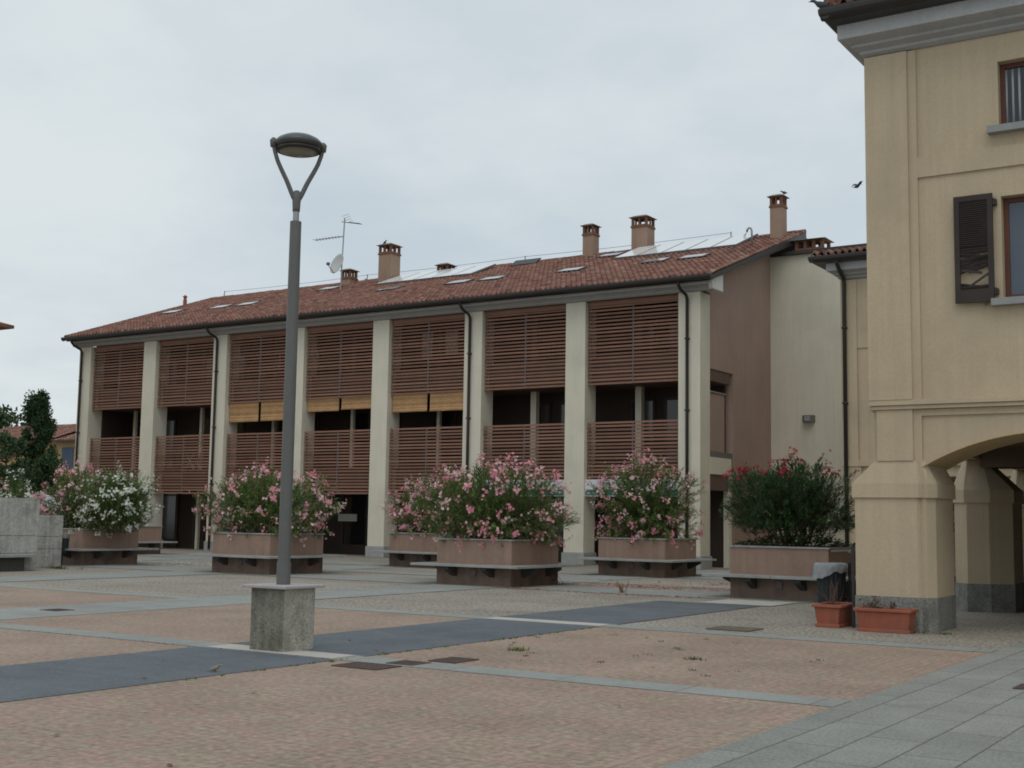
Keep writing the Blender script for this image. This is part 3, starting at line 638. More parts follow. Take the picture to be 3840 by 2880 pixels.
# windows and shutter
def window(z0, z1, x0=-3.82, x1=-2.85):
    f = MB(); y = YF+.2
    f.box(x0, x0+.07, y, y+.08, z0, z1); f.box(x1-.07, x1, y, y+.08, z0, z1); f.box(x0+.07, x1-.07, y, y+.08, z1-.07, z1); f.box(x0+.07, x1-.07, y, y+.08, z0, z0+.08)
    f.box((x0+x1)/2-.05, (x0+x1)/2+.05, y+.004, y+.076, z0+.08, z1-.07)
    o = mk('window', f, 'frame_wood', hs)
    mk('pane', B(x0+.07, x1-.07, y+.03, y+.04, z0+.08, z1-.07), 'pane_blue' if z0 < 6 else 'glass', o)
    mk('sill', B(x0-.14, x1+.14, YF-.1, YF+.2, z0-.1, z0), 'stone_sill', o)
    mk('reveal', B(x0-.0, x1, y+.2, y+.3, z0, z1), 'inner_brown', o)
    return o
w2 = window(4.72+.03, 6.25); w1 = window(7.27, 8.25)
cu_ = MB()
for k in range(9):
    xa = -3.74+k*.09; cu_.tube([(xa, 19.02, 7.36), (xa, 19.02, 8.17)], .046, 8)
mk('curtain', cu_, 'curtain', w1, smooth=True)
sh = MB(); X0, X1, Z0, Z1 = -4.46, -3.92, 4.72, 6.29; ysh = YF-.06
sh.box(X0, X0+.075, ysh, ysh+.045, Z0, Z1); sh.box(X1-.075, X1, ysh, ysh+.045, Z0, Z1); sh.box(X0+.075, X1-.075, ysh, ysh+.045, Z1-.08, Z1); sh.box(X0+.075, X1-.075, ysh, ysh+.045, Z0, Z0+.19)
so_ = mk('shutter', sh, 'shutter', hs)
lv = MB(); rnd = random.Random(4)
def louver(z, tilt, xa=X0+.075, xb=X1-.075, dz0=0, dz1=0):
    c, s = .024*cos(tilt), .024*sin(tilt)
    lv.hexa([(xa, ysh+.022-c, z+dz0-s-.004), (xb, ysh+.022-c, z+dz1-s-.004), (xb, ysh+.022+c, z+dz1+s-.004), (xa, ysh+.022+c, z+dz0+s-.004)],
            [(xa, ysh+.022-c, z+dz0-s+.005), (xb, ysh+.022-c, z+dz1-s+.005), (xb, ysh+.022+c, z+dz1+s+.005), (xa, ysh+.022+c, z+dz0+s+.005)])
z = Z1-.1
while z > 5.52: louver(z, -.9); z -= .031
for z, a, b, xo, xw in ((5.485, .0, .004, 0, 0), (5.452, -.012, .008, 0, 0), (5.415, .004, -.03, 0, .1), (5.375, -.035, .012, 0, 0), (5.345, -.03, .0, 0, .17), (5.318, -.05, .02, 0, 0), (5.29, .0, .05, .14, 0), (5.262, -.045, .03, 0, 0), (5.225, -.06, .0, 0, .2), (5.19, -.02, .06, .12, 0), (4.955, .03, -.035, 0, .06), (4.93, -.005, .012, 0, 0)): louver(z, -1.1, xa=X0+.075+xo, xb=X1-.075-xw, dz0=a, dz1=b)
for xa, xb, za, zb_ in ((X0+.2, X1-.08, 4.95, 5.12), (X0+.09, X1-.16, 5.2, 5.14)):
    lv.hexa([(xa, ysh+.01, za-.02), (xb, ysh+.01, zb_-.02), (xb, ysh+.02, zb_-.02), (xa, ysh+.02, za-.02)], [(xa, ysh+.01, za+.02), (xb, ysh+.01, zb_+.02), (xb, ysh+.02, zb_+.02), (xa, ysh+.02, za+.02)])
mk('louvers', lv, 'shutter', so_)
hg = MB()
for z in (6.16, 4.86): hg.box(X1-.01, X1+.05, YF-.05, YF+.045, z-.04, z+.04); hg.tube([(X1+.02, YF-.05, z-.05), (X1+.02, YF-.05, z+.05)], .015, 6)
hg.box(X1-.14, X1-.1, YF-.05, YF-.02, Z0-.05, Z0)
mk('hinge', hg, 'gutter', so_)
# far yellow wing
YA = 36.0
an = thing('yellow_wing', (-8, 38, 0), 'set back yellow wing with grey cornice and black downpipe, half hidden behind the corner pillar', 'building')
m = MB(); m.box(-11.8, 6, YA+.04, 43, 2.9, 9); m.box(-11.8, -10.4, YA+.04, 43, 0, 2.9); m.box(-6.2, 6, YA+.04, 43, 0, 2.9); m.box(-10.4, -6.2, 39, 43, 0, 2.9)
mk('wall', m, 'yellow', an)
m = MB(); m.box(-11.85, -11.38, YA-.02, YA+.04, 3.36, 8.64); m.box(-11.38, -11.04, YA+.01, YA+.04, 6.62, 8.64); m.box(-11.04, 6, YA+.01, YA+.04, 3.36, 8.64); m.box(-11.9, 6, YA-.05, YA+.04, 3.2, 3.36)
m.box(-11.85, -11.3, YA-.02, YA+.04, .5, 3.2)
mk('moulding', m, 'yellow', an)
cornice_run(an, -11.85, 6, YA, back=6)
m = MB(); x = -11.72
m.tube([(x-.04, YA-.6, 9.2), (x-.04, YA-.58, 9.05), (x-.03, YA-.4, 8.88), (x, YA-.12, 8.68), (x, YA-.08, 8.55), (x, YA-.08, .1)], .06, 10)
for z in (7.2, 5, 2.8): m.box(x-.075, x+.075, YA-.14, YA-.02, z, z+.05)
mk('downpipe', m, 'gutter', an, smooth=True)
m = MB(); tiled(m, -12.5, 6, YA-.65, 9.36, 44.3, 11.3, xl=lambda t: -12.5+t*2.0, seed=5)
mk('roof', m, 'tiles', an)
mk('roof_deck', MB().add([(-12.5, YA-.6, 9.3), (6, YA-.6, 9.3), (6, 44.4, 11.25), (-10.5, 44.4, 11.25)], [(0, 1, 2, 3)]), 'gutter', an)
# ------------------------------------------------------------------ street lamp on its block
lp = thing('street_lamp', (-10.08, 10.88, 0), 'tall grey street lamp with forked arms under a domed head, on a concrete block', 'street lamp')
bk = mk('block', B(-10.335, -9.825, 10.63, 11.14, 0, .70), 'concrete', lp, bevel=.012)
bk.data.materials.append(M['concrete_dark_face'])
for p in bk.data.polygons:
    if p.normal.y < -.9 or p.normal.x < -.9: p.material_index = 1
mk('cap', B(-10.41, -9.75, 10.55, 11.22, .70, .735), 'cap_stone', bk, bevel=.008)
LX, LY = -10.075, 10.87
mk('pole', MB().lathe([(.079, .735), (.079, .99), (.072, .99), (.066, 4.94), (.055, 4.945)], (LX, LY, 0), 24), 'lamp', lp, smooth=False)
mk('collar', MB().lathe([(.036, 4.93), (.036, 5.08)], (LX, LY, 0), 16), 'metal', lp, smooth=False)
ad = Vector((.62, .78, 0)).normalized()
fk = MB(); fk.lathe([(.042, 5.06), (.045, 5.1), (.05, 5.2), (.052, 5.28), (.03, 5.31)], (LX, LY, 0), 16); mk('fork_base', fk, 'lamp', lp, smooth=True)
for s in (-1, 1):
    m = MB(); pts = []; rad = []
    for k in range(15):
        t = k/14; off = .02+.345*(t**1.15*(1-.28*t**2)+.28*t**3.2) ; z = 5.2+.64*t
        off = .022+.262*(3*t*t-2*t**3)*.55+.262*.45*t
        ks = ((0, 0), (.1, .13), (.33, .36), (.55, .63), (.7, .8), (.86, .92), (1, 1))
        for (ta, va), (tb, vb) in zip(ks, ks[1:]):
            if ta <= t <= tb: off = .02+.272*(va+(vb-va)*(t-ta)/(tb-ta))
        pts.append(Vector((LX, LY, z))+ad*(s*off)); rad.append(.029-.005*t)
    m.tube(pts, rad, 10); p = pts[-1]; m.tube([p-Vector((0, 0, .03)), p+Vector((0, 0, .05)), p+Vector((0, 0, .08))], [.036, .045, .02], 10)
    mk('arm', m, 'lamp', lp, smooth=True)
HZ = 5.86
hd = mk('lamp_head', MB().lathe([(.24, HZ-.045), (.268, HZ-.025), (.292, HZ), (.283, HZ+.028), (.24, HZ+.07), (.173, HZ+.104), (.087, HZ+.125), (.02, HZ+.13)], (LX, LY, 0), 40), 'lamp_head', lp, smooth=True)
mk('rim', MB().lathe([(.23, HZ-.085), (.262, HZ-.075), (.264, HZ-.045), (.22, HZ-.04)], (LX, LY, 0), 40), 'gutter', hd, smooth=True)
mk('lens', MB().lathe([(.02, HZ-.105), (.12, HZ-.102), (.2, HZ-.095), (.23, HZ-.08)], (LX, LY, 0), 40), 'lens', hd, smooth=True)
# ------------------------------------------------------------------ planters with benches
SZ = 2.08
def make_planter(x, y, label):
    t = thing('bench_planter', (x+SZ/2, y+SZ/2, 0), label, 'planter', 'square planters with bench ledges')
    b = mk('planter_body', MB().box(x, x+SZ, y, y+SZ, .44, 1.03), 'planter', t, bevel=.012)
    mk('planter_foot', B(x+.004, x+SZ-.004, y+.004, y+SZ-.004, 0, .44), 'planter_shaded', t)
    r = MB(); e = .03
    for a in ((x-e, x+SZ+e, y-e, y+.1), (x-e, x+SZ+e, y+SZ-.1, y+SZ+e), (x-e, x+.1, y+.1, y+SZ-.1), (x+SZ-.1, x+SZ+e, y+.1, y+SZ-.1)): r.box(a[0], a[1], a[2], a[3], 1.03, 1.065)
    mk('rim', r, 'bench', t)
    mk('soil', B(x+.1, x+SZ-.1, y+.1, y+SZ-.1, .9, 1.0), 'soil', t)
    o = .44
    for a in ((x-o, x+SZ/2-.004, y-o, y), (x+SZ/2+.004, x+SZ+o, y-o, y), (x-o, x+SZ+o, y+SZ, y+SZ+o), (x-o, x, y+.004, y+SZ-.004), (x+SZ, x+SZ+o, y+.004, y+SZ-.004)):
        mk('bench_slab', B(*a, .43, .485), 'bench', t, bevel=.006)
    for fx in (.12, .62):
        for s in (0, 1):
            m = MB(); xa = x+SZ*fx+.2; yy = y if s == 0 else y+SZ; d = -1 if s == 0 else 1
            m.add([(xa+q, yy, z) for q in (0, .14) for z in (.2, .43)]+[(xa+q, yy+d*.36, z) for q in (0, .14) for z in (.36, .43)], [(0, 1, 5, 4), (2, 6, 7, 3), (0, 4, 6, 2), (4, 5, 7, 6), (1, 3, 7, 5)])
            mk('bracket', m, 'bracket', t)
            m = MB(); ya_ = y+SZ*fx+.2; xx = x if s == 0 else x+SZ
            m.add([(xx, ya_+q, z) for q in (0, .14) for z in (.2, .43)]+[(xx+d*.36, ya_+q, z) for q in (0, .14) for z in (.36, .43)], [(0, 1, 5, 4), (2, 6, 7, 3), (0, 4, 6, 2), (4, 5, 7, 6), (1, 3, 7, 5)])
            mk('bracket', m, 'bracket', t)
    l = mk('marker_light', B(x+SZ*.48, x+SZ*.48+.13, y-.03, y+.003, .22, .36), 'slat_dark', t)
    return t
PL = {'C': (-17.72, 24.3), 'D': (-17.6, 31.9), 'E': (-10.48, 24.6), 'B2': (-25.25, 24.45), 'B1': (-32.64, 24.45), 'F': (-25.12, 31.9), 'G': (-39.95, 31.9), 'H': (-9.1, 29.5)}
LB = {'C': 'brown planter with bench ledge, the nearest of those holding pink oleander',
 'D': 'brown planter with bench ledge in front of the end bay with the sign board',
 'E': 'brown planter with bench ledge holding the red flowering oleander',
 'B2': 'brown planter with bench ledge directly behind the street lamp',
 'B1': 'brown planter with bench ledge holding pink and white oleanders, beside the concrete wall',
 'F': 'brown planter with bench ledge half hidden behind the nearest planter, by the wide cream pilaster',
 'G': 'brown planter mostly hidden behind the white flowering oleander, at the foot of the second pilaster',
 'H': 'bench ledge planter glimpsed through the yellow portico between its pillars'}
pc = make_planter(*PL['C'], LB['C'])
for k in ('D', 'E', 'B2', 'B1', 'F', 'G', 'H'): copy_tree(pc, (PL[k][0]+SZ/2, PL[k][1]+SZ/2, 0), LB[k])
# ------------------------------------------------------------------ oleanders
def bush(base, rx, ry, h, seed, label, cat='oleander', group='oleander bushes in the square planters', shoots=420, leaves=13, leaf='leaf', flower=('pink', 'pale_pink'), nfl=150, leaflen=.125, topfl=False, z_open=0.0, lean=(0, 0), lumps=.28, flz=0.0, rim=0, PLC=None):
    rnd = random.Random(seed); bx, by, bz = base
    t = thing('oleander_bush', base, label, cat, group)
    st = MB(); lf = MB(); fls = {f: MB() for f in flower}
    lob = [(rnd.uniform(-pi, pi), rnd.uniform(.2, 1), rnd.uniform(.6, 1.25)) for _ in range(9)]
    def radius(az_, el):
        n = mnoise.noise(Vector((cos(az_)*1.3+seed, sin(az_)*1.3, el*2.2)))
        n2 = mnoise.noise(Vector((cos(az_)*3.3+seed, sin(az_)*3.3+7, el*4.5)))
        return 1+lumps*n*1.3+lumps*.8*n2
    mains = []
    for k in range(26):
        a = rnd.uniform(-pi, pi); r = rnd.uniform(.25, .85); x1 = bx+rx*r*cos(a)+lean[0]; y1 = by+ry*r*sin(a)+lean[1]; z1 = bz+h*rnd.uniform(.5, .88)*(1-.35*r*r)
        p0 = Vector((bx+rx*.3*cos(a)*rnd.random(), by+ry*.3*sin(a)*rnd.random(), bz-.05)); p3 = Vector((x1, y1, z1)); pm = p0.lerp(p3, .5)+Vector((0, 0, h*.1))
        pts = [p0, p0.lerp(pm, .6), pm.lerp(p3, .35), p3]; st.tube(pts, [.022, .018, .013, .007], 5); mains.append(pts)
    def leafblade(p, d, up, L, wd):
        side = d.cross(up)
        if side.length < 1e-4: side = Vector((1, 0, 0))
        side.normalize(); nrm = side.cross(d).normalized()
        mid = p+d*(L*.5)+nrm*(L*.04); tip = p+d*L-nrm*(L*.08)
        lf.add([p, mid+side*wd-nrm*wd*.3, tip, mid-side*wd-nrm*wd*.3, mid], [(0, 1, 4), (1, 2, 4), (0, 4, 3), (4, 2, 3)])
    tips = []
    for k in range(shoots):
        a = rnd.uniform(-pi, pi); el = math.asin(rnd.uniform(-.75, 1.0)) ; rr = (rnd.random()**.42)
        R_ = radius(a, el)*rr
        x = rx*R_*cos(el)*cos(a); y = ry*R_*cos(el)*sin(a); z = h*(.42+.56*R_*sin(el))
        if z < h*.03: z = h*.03+rnd.random()*.1
        if z < z_open*h and rnd.random() < .85: continue
        sxy = 1 if (z > .3 or max(abs(x)/1.0, abs(y)/1.0) < 1.05) else rnd.uniform(.8, 1.1)
        p = Vector((bx+x*sxy+lean[0]*z/h, by+y*sxy+lean[1]*z/h, bz+z))
        d = Vector((x/rx*.85, y/ry*.85, .5*(z/h+.25)+rnd.uniform(-.3, .5))); d.normalize()
        tips.append((p, d, rr*R_, z/h))
        q = p-d*rnd.uniform(.22, .4); st.tube([q, p], [.006, .004], 4)
        for w_ in range(leaves):
            s = w_/leaves; o = p-d*(.26*(1-s)); g = rnd.uniform(-pi, pi)
            e1 = d.cross(Vector((.31, .2, .93))).normalized(); e2 = d.cross(e1)
            spread = rnd.uniform(.5, 1.25)*(1.15-.5*s); dd = (d+(e1*cos(g)+e2*sin(g))*spread-Vector((0, 0, .16))).normalized()
            leafblade(o, dd, Vector((0, 0, 1))+e1*.2, leaflen*rnd.uniform(.7, 1.25), .0125*rnd.uniform(.8, 1.3))
    for k in range(rim):
        sd = rnd.randrange(4); u = rnd.uniform(-.98, .98); q0 = Vector(((u, -1.0), (u, 1.0), (-1.0, u), (1.0, u))[sd]+(0,)); o_ = Vector(((0, -1), (0, 1), (-1, 0), (1, 0))[sd]+(0,))
        p = Vector((PLC[0], PLC[1], 1.02))+q0+o_*rnd.uniform(.02, .3)+Vector((0, 0, rnd.uniform(-.1, .3))); d = (o_*.8+Vector((rnd.gauss(0, .3), rnd.gauss(0, .3), rnd.uniform(-.8, .25)))).normalized()
        tips.append((p, d, .9, .3)); st.tube([p-d*.3-o_*.12+Vector((0, 0, .1)), p-d*.15, p], [.006, .005, .004], 4)
        for w_ in range(leaves):
            g = rnd.uniform(-pi, pi); e1 = d.cross(Vector((.31, .2, .93))).normalized(); e2 = d.cross(e1)
            leafblade(p-d*(.26*(1-w_/leaves)), (d+(e1*cos(g)+e2*sin(g))*rnd.uniform(.4, 1)-Vector((0, 0, .2))).normalized(), Vector((0, 0, 1))+e1*.2, leaflen*rnd.uniform(.7, 1.25), .0125)
    outer = [q for q in tips if q[2] > .62 and q[3] > flz] or tips
    if topfl: outer = [q for q in tips if q[2] > .7 and q[3] > .78] + [q for q in tips if q[2] > .75][:4]
    for k in range(nfl):
        p, d, _, _ = outer[rnd.randrange(len(outer))]
        fm = flower[rnd.randrange(len(flower))] if rnd.random() < .6 else flower[k % len(flower)]
        big = rnd.random() < .42
        for j in range(rnd.randint(6, 14) if big else rnd.randint(1, 5)):
            c = p+d*rnd.uniform(.03, .14)+Vector((rnd.gauss(0, .045), rnd.gauss(0, .045), rnd.gauss(0, .045)))*(1.2 if big else .9)
            nrm = (d+Vector((rnd.gauss(0, .55), rnd.gauss(0, .55), rnd.gauss(0, .4)))).normalized()
            e1 = nrm.cross(Vector((.2, .9, .35))).normalized(); e2 = nrm.cross(e1); r = rnd.uniform(.026, .042)
            vs = [c-nrm*.006]; fs = []
            for m_ in range(5):
                a0 = 2*pi*m_/5
                vs += [c+(e1*cos(a0-.5)+e2*sin(a0-.5))*r*.8+nrm*.004, c+(e1*cos(a0)+e2*sin(a0))*r*1.12+nrm*.01, c+(e1*cos(a0+.5)+e2*sin(a0+.5))*r*.8+nrm*.004]
                fs.append((0, 3*m_+1, 3*m_+2, 3*m_+3))
            fls[fm].add(vs, fs)
    mk('stems', st, 'stem', t); mk('foliage', lf, leaf, t)
    for f, mbf in fls.items():
        if mbf.v: mk('blossoms', mbf, f, t)
    return t
def ctr(k, dx=0, dy=0): return (PL[k][0]+SZ/2+dx, PL[k][1]+SZ/2+dy, 1.0)
bush(ctr('C', -.2), 2.2, 1.4, 1.95, 11, 'large pink oleander spilling over the corner of the nearest pink planter', shoots=1400, nfl=330, rim=80, PLC=ctr('C'))
bush(ctr('D'), 1.62, 1.3, 2.3, 22, 'rounded pale pink oleander in front of the end bay, tall at its centre', shoots=1250, nfl=320, rim=60, PLC=ctr('D'), flower=('pale_pink', 'pink'))
bush(ctr('B2', -.1), 2.1, 1.35, 1.85, 33, 'wide pink oleander behind the street lamp post', shoots=1400, nfl=360, rim=60, PLC=ctr('B2'), flower=('pale_pink', 'pink'))
bush(ctr('F'), 1.7, 1.3, 2.0, 44, 'pink oleander partly hidden behind the large one, beside the wide pilaster', shoots=1050, nfl=250, rim=60, PLC=ctr('F'))
bush(ctr('E', -.15), 1.5, 1.2, 1.92, 55, 'dark green oleander with crimson flowers along its top', shoots=1150, leaves=16, leaf='leaf_dark', flower=('red_petal',), nfl=52, leaflen=.15, topfl=True, z_open=.24, lumps=.22)
bush((PL['B1'][0]+.55, PL['B1'][1]+1.0, 1.0), 1.35, 1.1, 1.9, 66, 'pink oleander next to the white flowering one in the planter by the concrete wall', shoots=640, nfl=190, lumps=.36)
bush((PL['B1'][0]+2.4, PL['B1'][1]+1.0, 1.0), 1.15, 1.1, 1.85, 77, 'white flowering oleander in the planter by the concrete wall', shoots=1050, nfl=230, rim=30, PLC=ctr('B1'), flower=('white_petal',), lumps=.24)
bush(ctr('G'), 1.0, 1.0, .55, 88, 'low green shrub in the planter hidden behind the white oleander', shoots=120, nfl=4)
bush(ctr('H'), 1.3, 1.2, 1.8, 99, 'dark shrub glimpsed through the yellow portico', shoots=260, leaf='leaf_dark', nfl=0, flower=('red_petal',))
bush((-37.9, 27.6, 0), 1.5, 1.3, 2.75, 111, 'shrub with white and a few pink flowers just above the concrete wall', group='oleander bushes in the square planters', shoots=620, nfl=90, flower=('white_petal', 'white_petal', 'pale_pink'), flz=.55)
# ground cover at the rims of the planters
gc = MB(); rnd = random.Random(5)
for k, n in (('E', 1700), ('B1', 500), ('C', 260), ('B2', 200)):
    x0, y0 = PL[k]
    for _ in range(n):
        x, y = x0+rnd.uniform(.02, SZ), y0+rnd.uniform(0, SZ); hh = .06+(.26 if k == 'E' else .1)*max(0, 1-((x-x0-SZ/2)/SZ*1.9)**2)*max(0, 1-((y-y0-SZ/2)/SZ*1.9)**2); z = 1.02+hh*rnd.random()**.5
        a, e, L = rnd.uniform(-pi, pi), rnd.uniform(-.4, .7), rnd.uniform(.05, .1); d = Vector((cos(a)*cos(e), sin(a)*cos(e), sin(e))); s = Vector((-sin(a), cos(a), 0))*L*.4; p = Vector((x, y, z))
        gc.add([p, p+d*L*.5+s, p+d*L, p+d*L*.5-s], [(0, 1, 2, 3)])
o = mk('ground_cover', gc, 'ivy'); setp(o, 'low dark leaves covering the soil in the planters', 'ground cover', None, 'stuff')
# ------------------------------------------------------------------ concrete wall, bins, pots
cwl = thing('concrete_wall', (-29.4, 20, 0), 'stained pale concrete wall of stepped blocks with a bench ledge', 'wall')
def courses(x0, x1, y0, y1, zs, w):
    m = MB()
    for a, b in zip(zs, zs[1:]): m.box(x0, x1, y0, y1, a+.008, b-.004)
    return m
m = courses(-29.6, -28.7, 14, 21.55, (0, .45, .90, 1.88), 0); m.box(-29.55, -28.75, 14.1, 21.5, .0, 1.8)
mk('tall_block', m, 'wall_concrete', cwl)
m = courses(-31.0, -30.1, 21.2, 23.4, (0, .51, .85, 1.44), 0); m.box(-30.95, -30.15, 21.3, 23.35, 0, 1.38)
mk('low_block', m, 'wall_concrete', cwl)
mk('bench_slab', B(-28.7, -28.28, 15, 21.35, .36, .42), 'bench', cwl)
mk('foot', B(-28.7, -28.45, 15.2, 21.0, 0, .36), 'bracket', cwl)
bn = thing('litter_bin', (-30.85, 24.05, 0), 'narrow dark litter bin between the concrete wall and a planter', 'bin')
mk('bin_body', MB().lathe([(.13, .35), (.15, .82)], (-30.85, 24.05, 0), 20), 'bin', bn)
mk('rim', MB().lathe([(.155, .78), (.165, .8), (.165, .9), (.15, .9)], (-30.85, 24.05, 0), 20), 'metal', bn)
mk('post', MB().tube([(-30.98, 24.1, 0), (-30.98, 24.1, .8)], .03, 8), 'bin', bn)
bc = (-6.96, 20.5)
tb = thing('litter_bin', (*bc, 0), 'ribbed black litter bin with a white plastic bag folded over its rim', 'bin')
m = MB(); n = 72; vs = []
for r, z in ((.19, .12), (.2, .14), (.235, .8), (.235, .84)):
    for k in range(n):
        q = r+(.008 if (k//2) % 2 else -.004); vs.append((bc[0]+q*cos(2*pi*k/n), bc[1]+q*sin(2*pi*k/n), z))
m.add(vs, [(i*n+k, i*n+(k+1) % n, (i+1)*n+(k+1) % n, (i+1)*n+k) for i in range(3) for k in range(n)]+[tuple(range(n-1, -1, -1))])
mk('bin_body', m, 'bin', tb)
mk('post', MB().tube([(bc[0]+.27, bc[1]+.12, 0), (bc[0]+.27, bc[1]+.12, .9)], .025, 8).box(bc[0]+.2, bc[0]+.27, bc[1]+.1, bc[1]+.14, .3, .34), 'bin', tb)
m = MB(); n = 64; vs = []; rows = 9
for j in range(rows):
    for k in range(n):
        a = 2*pi*k/n; drop = .15+.15*max(0, cos(a-R(215)))+.05*mnoise.noise(Vector((cos(a)*3, sin(a)*3, 2)))
        t = j/(rows-1); z = .875+.015*sin(pi*min(1, t*3))-drop*max(0, t-.15); r = .215+.055*min(1, t*4)+.02*mnoise.noise(Vector((cos(a)*6, sin(a)*6, t*4)))+.03*t*max(0, cos(a-R(215)))
        vs.append((bc[0]+r*cos(a), bc[1]+r*sin(a), z))
m.add(vs, [(j*n+k, j*n+(k+1) % n, (j+1)*n+(k+1) % n, (j+1)*n+k) for j in range(rows-1) for k in range(n)])
mk('bin_bag', m, 'bag', tb, smooth=True)
def pot(x0, x1, y0, y1, label):
    t = thing('flower_trough', ((x0+x1)/2, (y0+y1)/2, 0), label, 'flower pot', 'terracotta troughs by the corner pillar')
    i = .045; q = [(x0+i, y0+i), (x1-i, y0+i), (x1-i, y1-i), (x0+i, y1-i)]; p = [(x0+.012, y0+.012), (x1-.012, y0+.012), (x1-.012, y1-.012), (x0+.012, y1-.012)]
    mk('trough_body', MB().prism(q, .035, .29, p), 'terra_pot', t, bevel=.012)
    r = MB(); e = .018
    r.box(x0-e, x1+e, y0-e, y0+.03, .29, .335); r.box(x0-e, x1+e, y1-.03, y1+e, .29, .335); r.box(x0-e, x0+.03, y0+.03, y1-.03, .29, .335); r.box(x1-.03, x1+e, y0+.03, y1-.03, .29, .335)
    mk('rim', r, 'terra_pot', t, bevel=.008)
    mk('saucer', B(x0+.02, x1-.02, y0+.02, y1-.02, 0, .05), 'terra_pot', t, bevel=.008)
    mk('soil', B(x0+.03, x1-.03, y0+.03, y1-.03, .26, .3), 'soil', t)
    return t
pot(-6.57, -6.16, 18.52, 19.32, 'end-on terracotta trough with tall dry twigs beside the corner pillar')
pot(-5.84, -5.05, 18.2, 18.58, 'long terracotta trough in front of the corner pillar')
def twigs(cx, cy, n, h, spread, seed, label, lf=0):
    rnd = random.Random(seed); m = MB(); t = thing('dry_plant', (cx, cy, .3), label, 'dead plant')
    for k in range(n):
        a = rnd.uniform(-pi, pi); r = rnd.random()*spread; p = Vector((cx+rnd.gauss(0, .04), cy+rnd.gauss(0, .06), .29)); q = p+Vector((r*cos(a), r*sin(a), h*rnd.uniform(.5, 1)))
        mid = p.lerp(q, .5)+Vector((rnd.gauss(0, .02), rnd.gauss(0, .02), .02)); m.tube([p, mid, q], [.006, .004, .002], 5)
        for j in range(rnd.randint(0, 2)): s = mid.lerp(q, rnd.random()); m.tube([s, s+Vector((rnd.gauss(0, .05), rnd.gauss(0, .05), rnd.uniform(.02, .09)))], [.003, .0015], 4)
    mk('twigs', m, 'dry', t)
    if lf:
        m = MB()
        for k in range(lf):
            p = Vector((cx+rnd.gauss(0, spread*.6), cy+rnd.gauss(0, .05), .3+abs(rnd.gauss(0, h*.35)))); d = Vector((rnd.gauss(0, 1), rnd.gauss(0, 1), rnd.gauss(0, 1))).normalized(); s = d.cross(Vector((.3, .5, .8))).normalized()*.014
            m.add([p, p+d*.03+s, p+d*.06, p+d*.03-s], [(0, 1, 2, 3)])
        mk('leaves', m, 'dry', t)
twigs(-6.37, 18.8, 16, .42, .2, 1, 'tall bare twigs standing in the end-on trough')
twigs(-5.62, 18.42, 16, .2, .16, 2, 'short withered plant in the long trough, near the post', 60)
twigs(-5.36, 18.42, 5, .14, .03, 3, 'small dark stub of a dead plant in the long trough', 14)
ps = thing('metal_post', (-6.05, 18.78, 0), 'thin dark metal post against the corner of the yellow pillar', 'post')
mk('shaft', B(-6.06, -6.02, 18.76, 18.8, 0, 1.2), 'gutter', ps)
mk('plate', MB().hexa([(-6.62, 19.5, 1.09), (-6.1, 19.45, 1.12), (-6.1, 19.9, 1.12), (-6.62, 19.95, 1.09)], [(-6.62, 19.5, 1.12), (-6.1, 19.45, 1.15), (-6.1, 19.9, 1.15), (-6.62, 19.95, 1.12)]), 'slat_dark', ps)
mk('arm', MB().box(-6.12, -6.03, 18.8, 19.8, 1.1, 1.13), 'slat_dark', ps)
# manhole covers
def cover(x0, x1, y0, y1, label, cm='iron'):
    t = thing('manhole_cover', ((x0+x1)/2, (y0+y1)/2, .008), label, 'manhole cover', 'iron covers in the paving')
    m = MB(); m.box(x0, x1, y0, y0+.03, .006, .016); m.box(x0, x1, y1-.03, y1, .006, .016); m.box(x0, x0+.03, y0+.03, y1-.03, .006, .016); m.box(x1-.03, x1, y0+.03, y1-.03, .006, .016)
    mk('frame', m, cm, t)
    m = B(x0+.03, x1-.03, y0+.03, y1-.03, .004, .0125)
    nx = 6
    for i in range(nx):
        for j in range(nx):
            u = x0+.05+(x1-x0-.1)*(i+.25)/nx; v = y0+.05+(y1-y0-.1)*(j+.25)/nx; m.box(u, u+(x1-x0-.1)/nx*.5, v, v+(y1-y0-.1)/nx*.5, .0125, .0155)
    mk('lid', m, cm, t)
cover(-8.6, -8.02, 10.02, 10.44, 'rusty square cover in the bricks just below the granite band, largest of three')
cover(-8.32, -7.98, 10.55, 10.88, 'brick coloured cover set inside the granite band between two others')
cover(-8.12, -7.78, 11.02, 11.48, 'rusty square cover just beyond the granite band')
cover(-16.85, -16.45, 12.75, 13.1, 'small cover in the wide granite band beyond the lamp block')
cover(-7.6, -6.95, 16.95, 17.55, 'worn flush cover in the gravelly paving near the troughs', 'flush_cover')
cover(-2.6, -2.1, 12.75, 13.15, 'small rusty cover among the grey granite slabs')
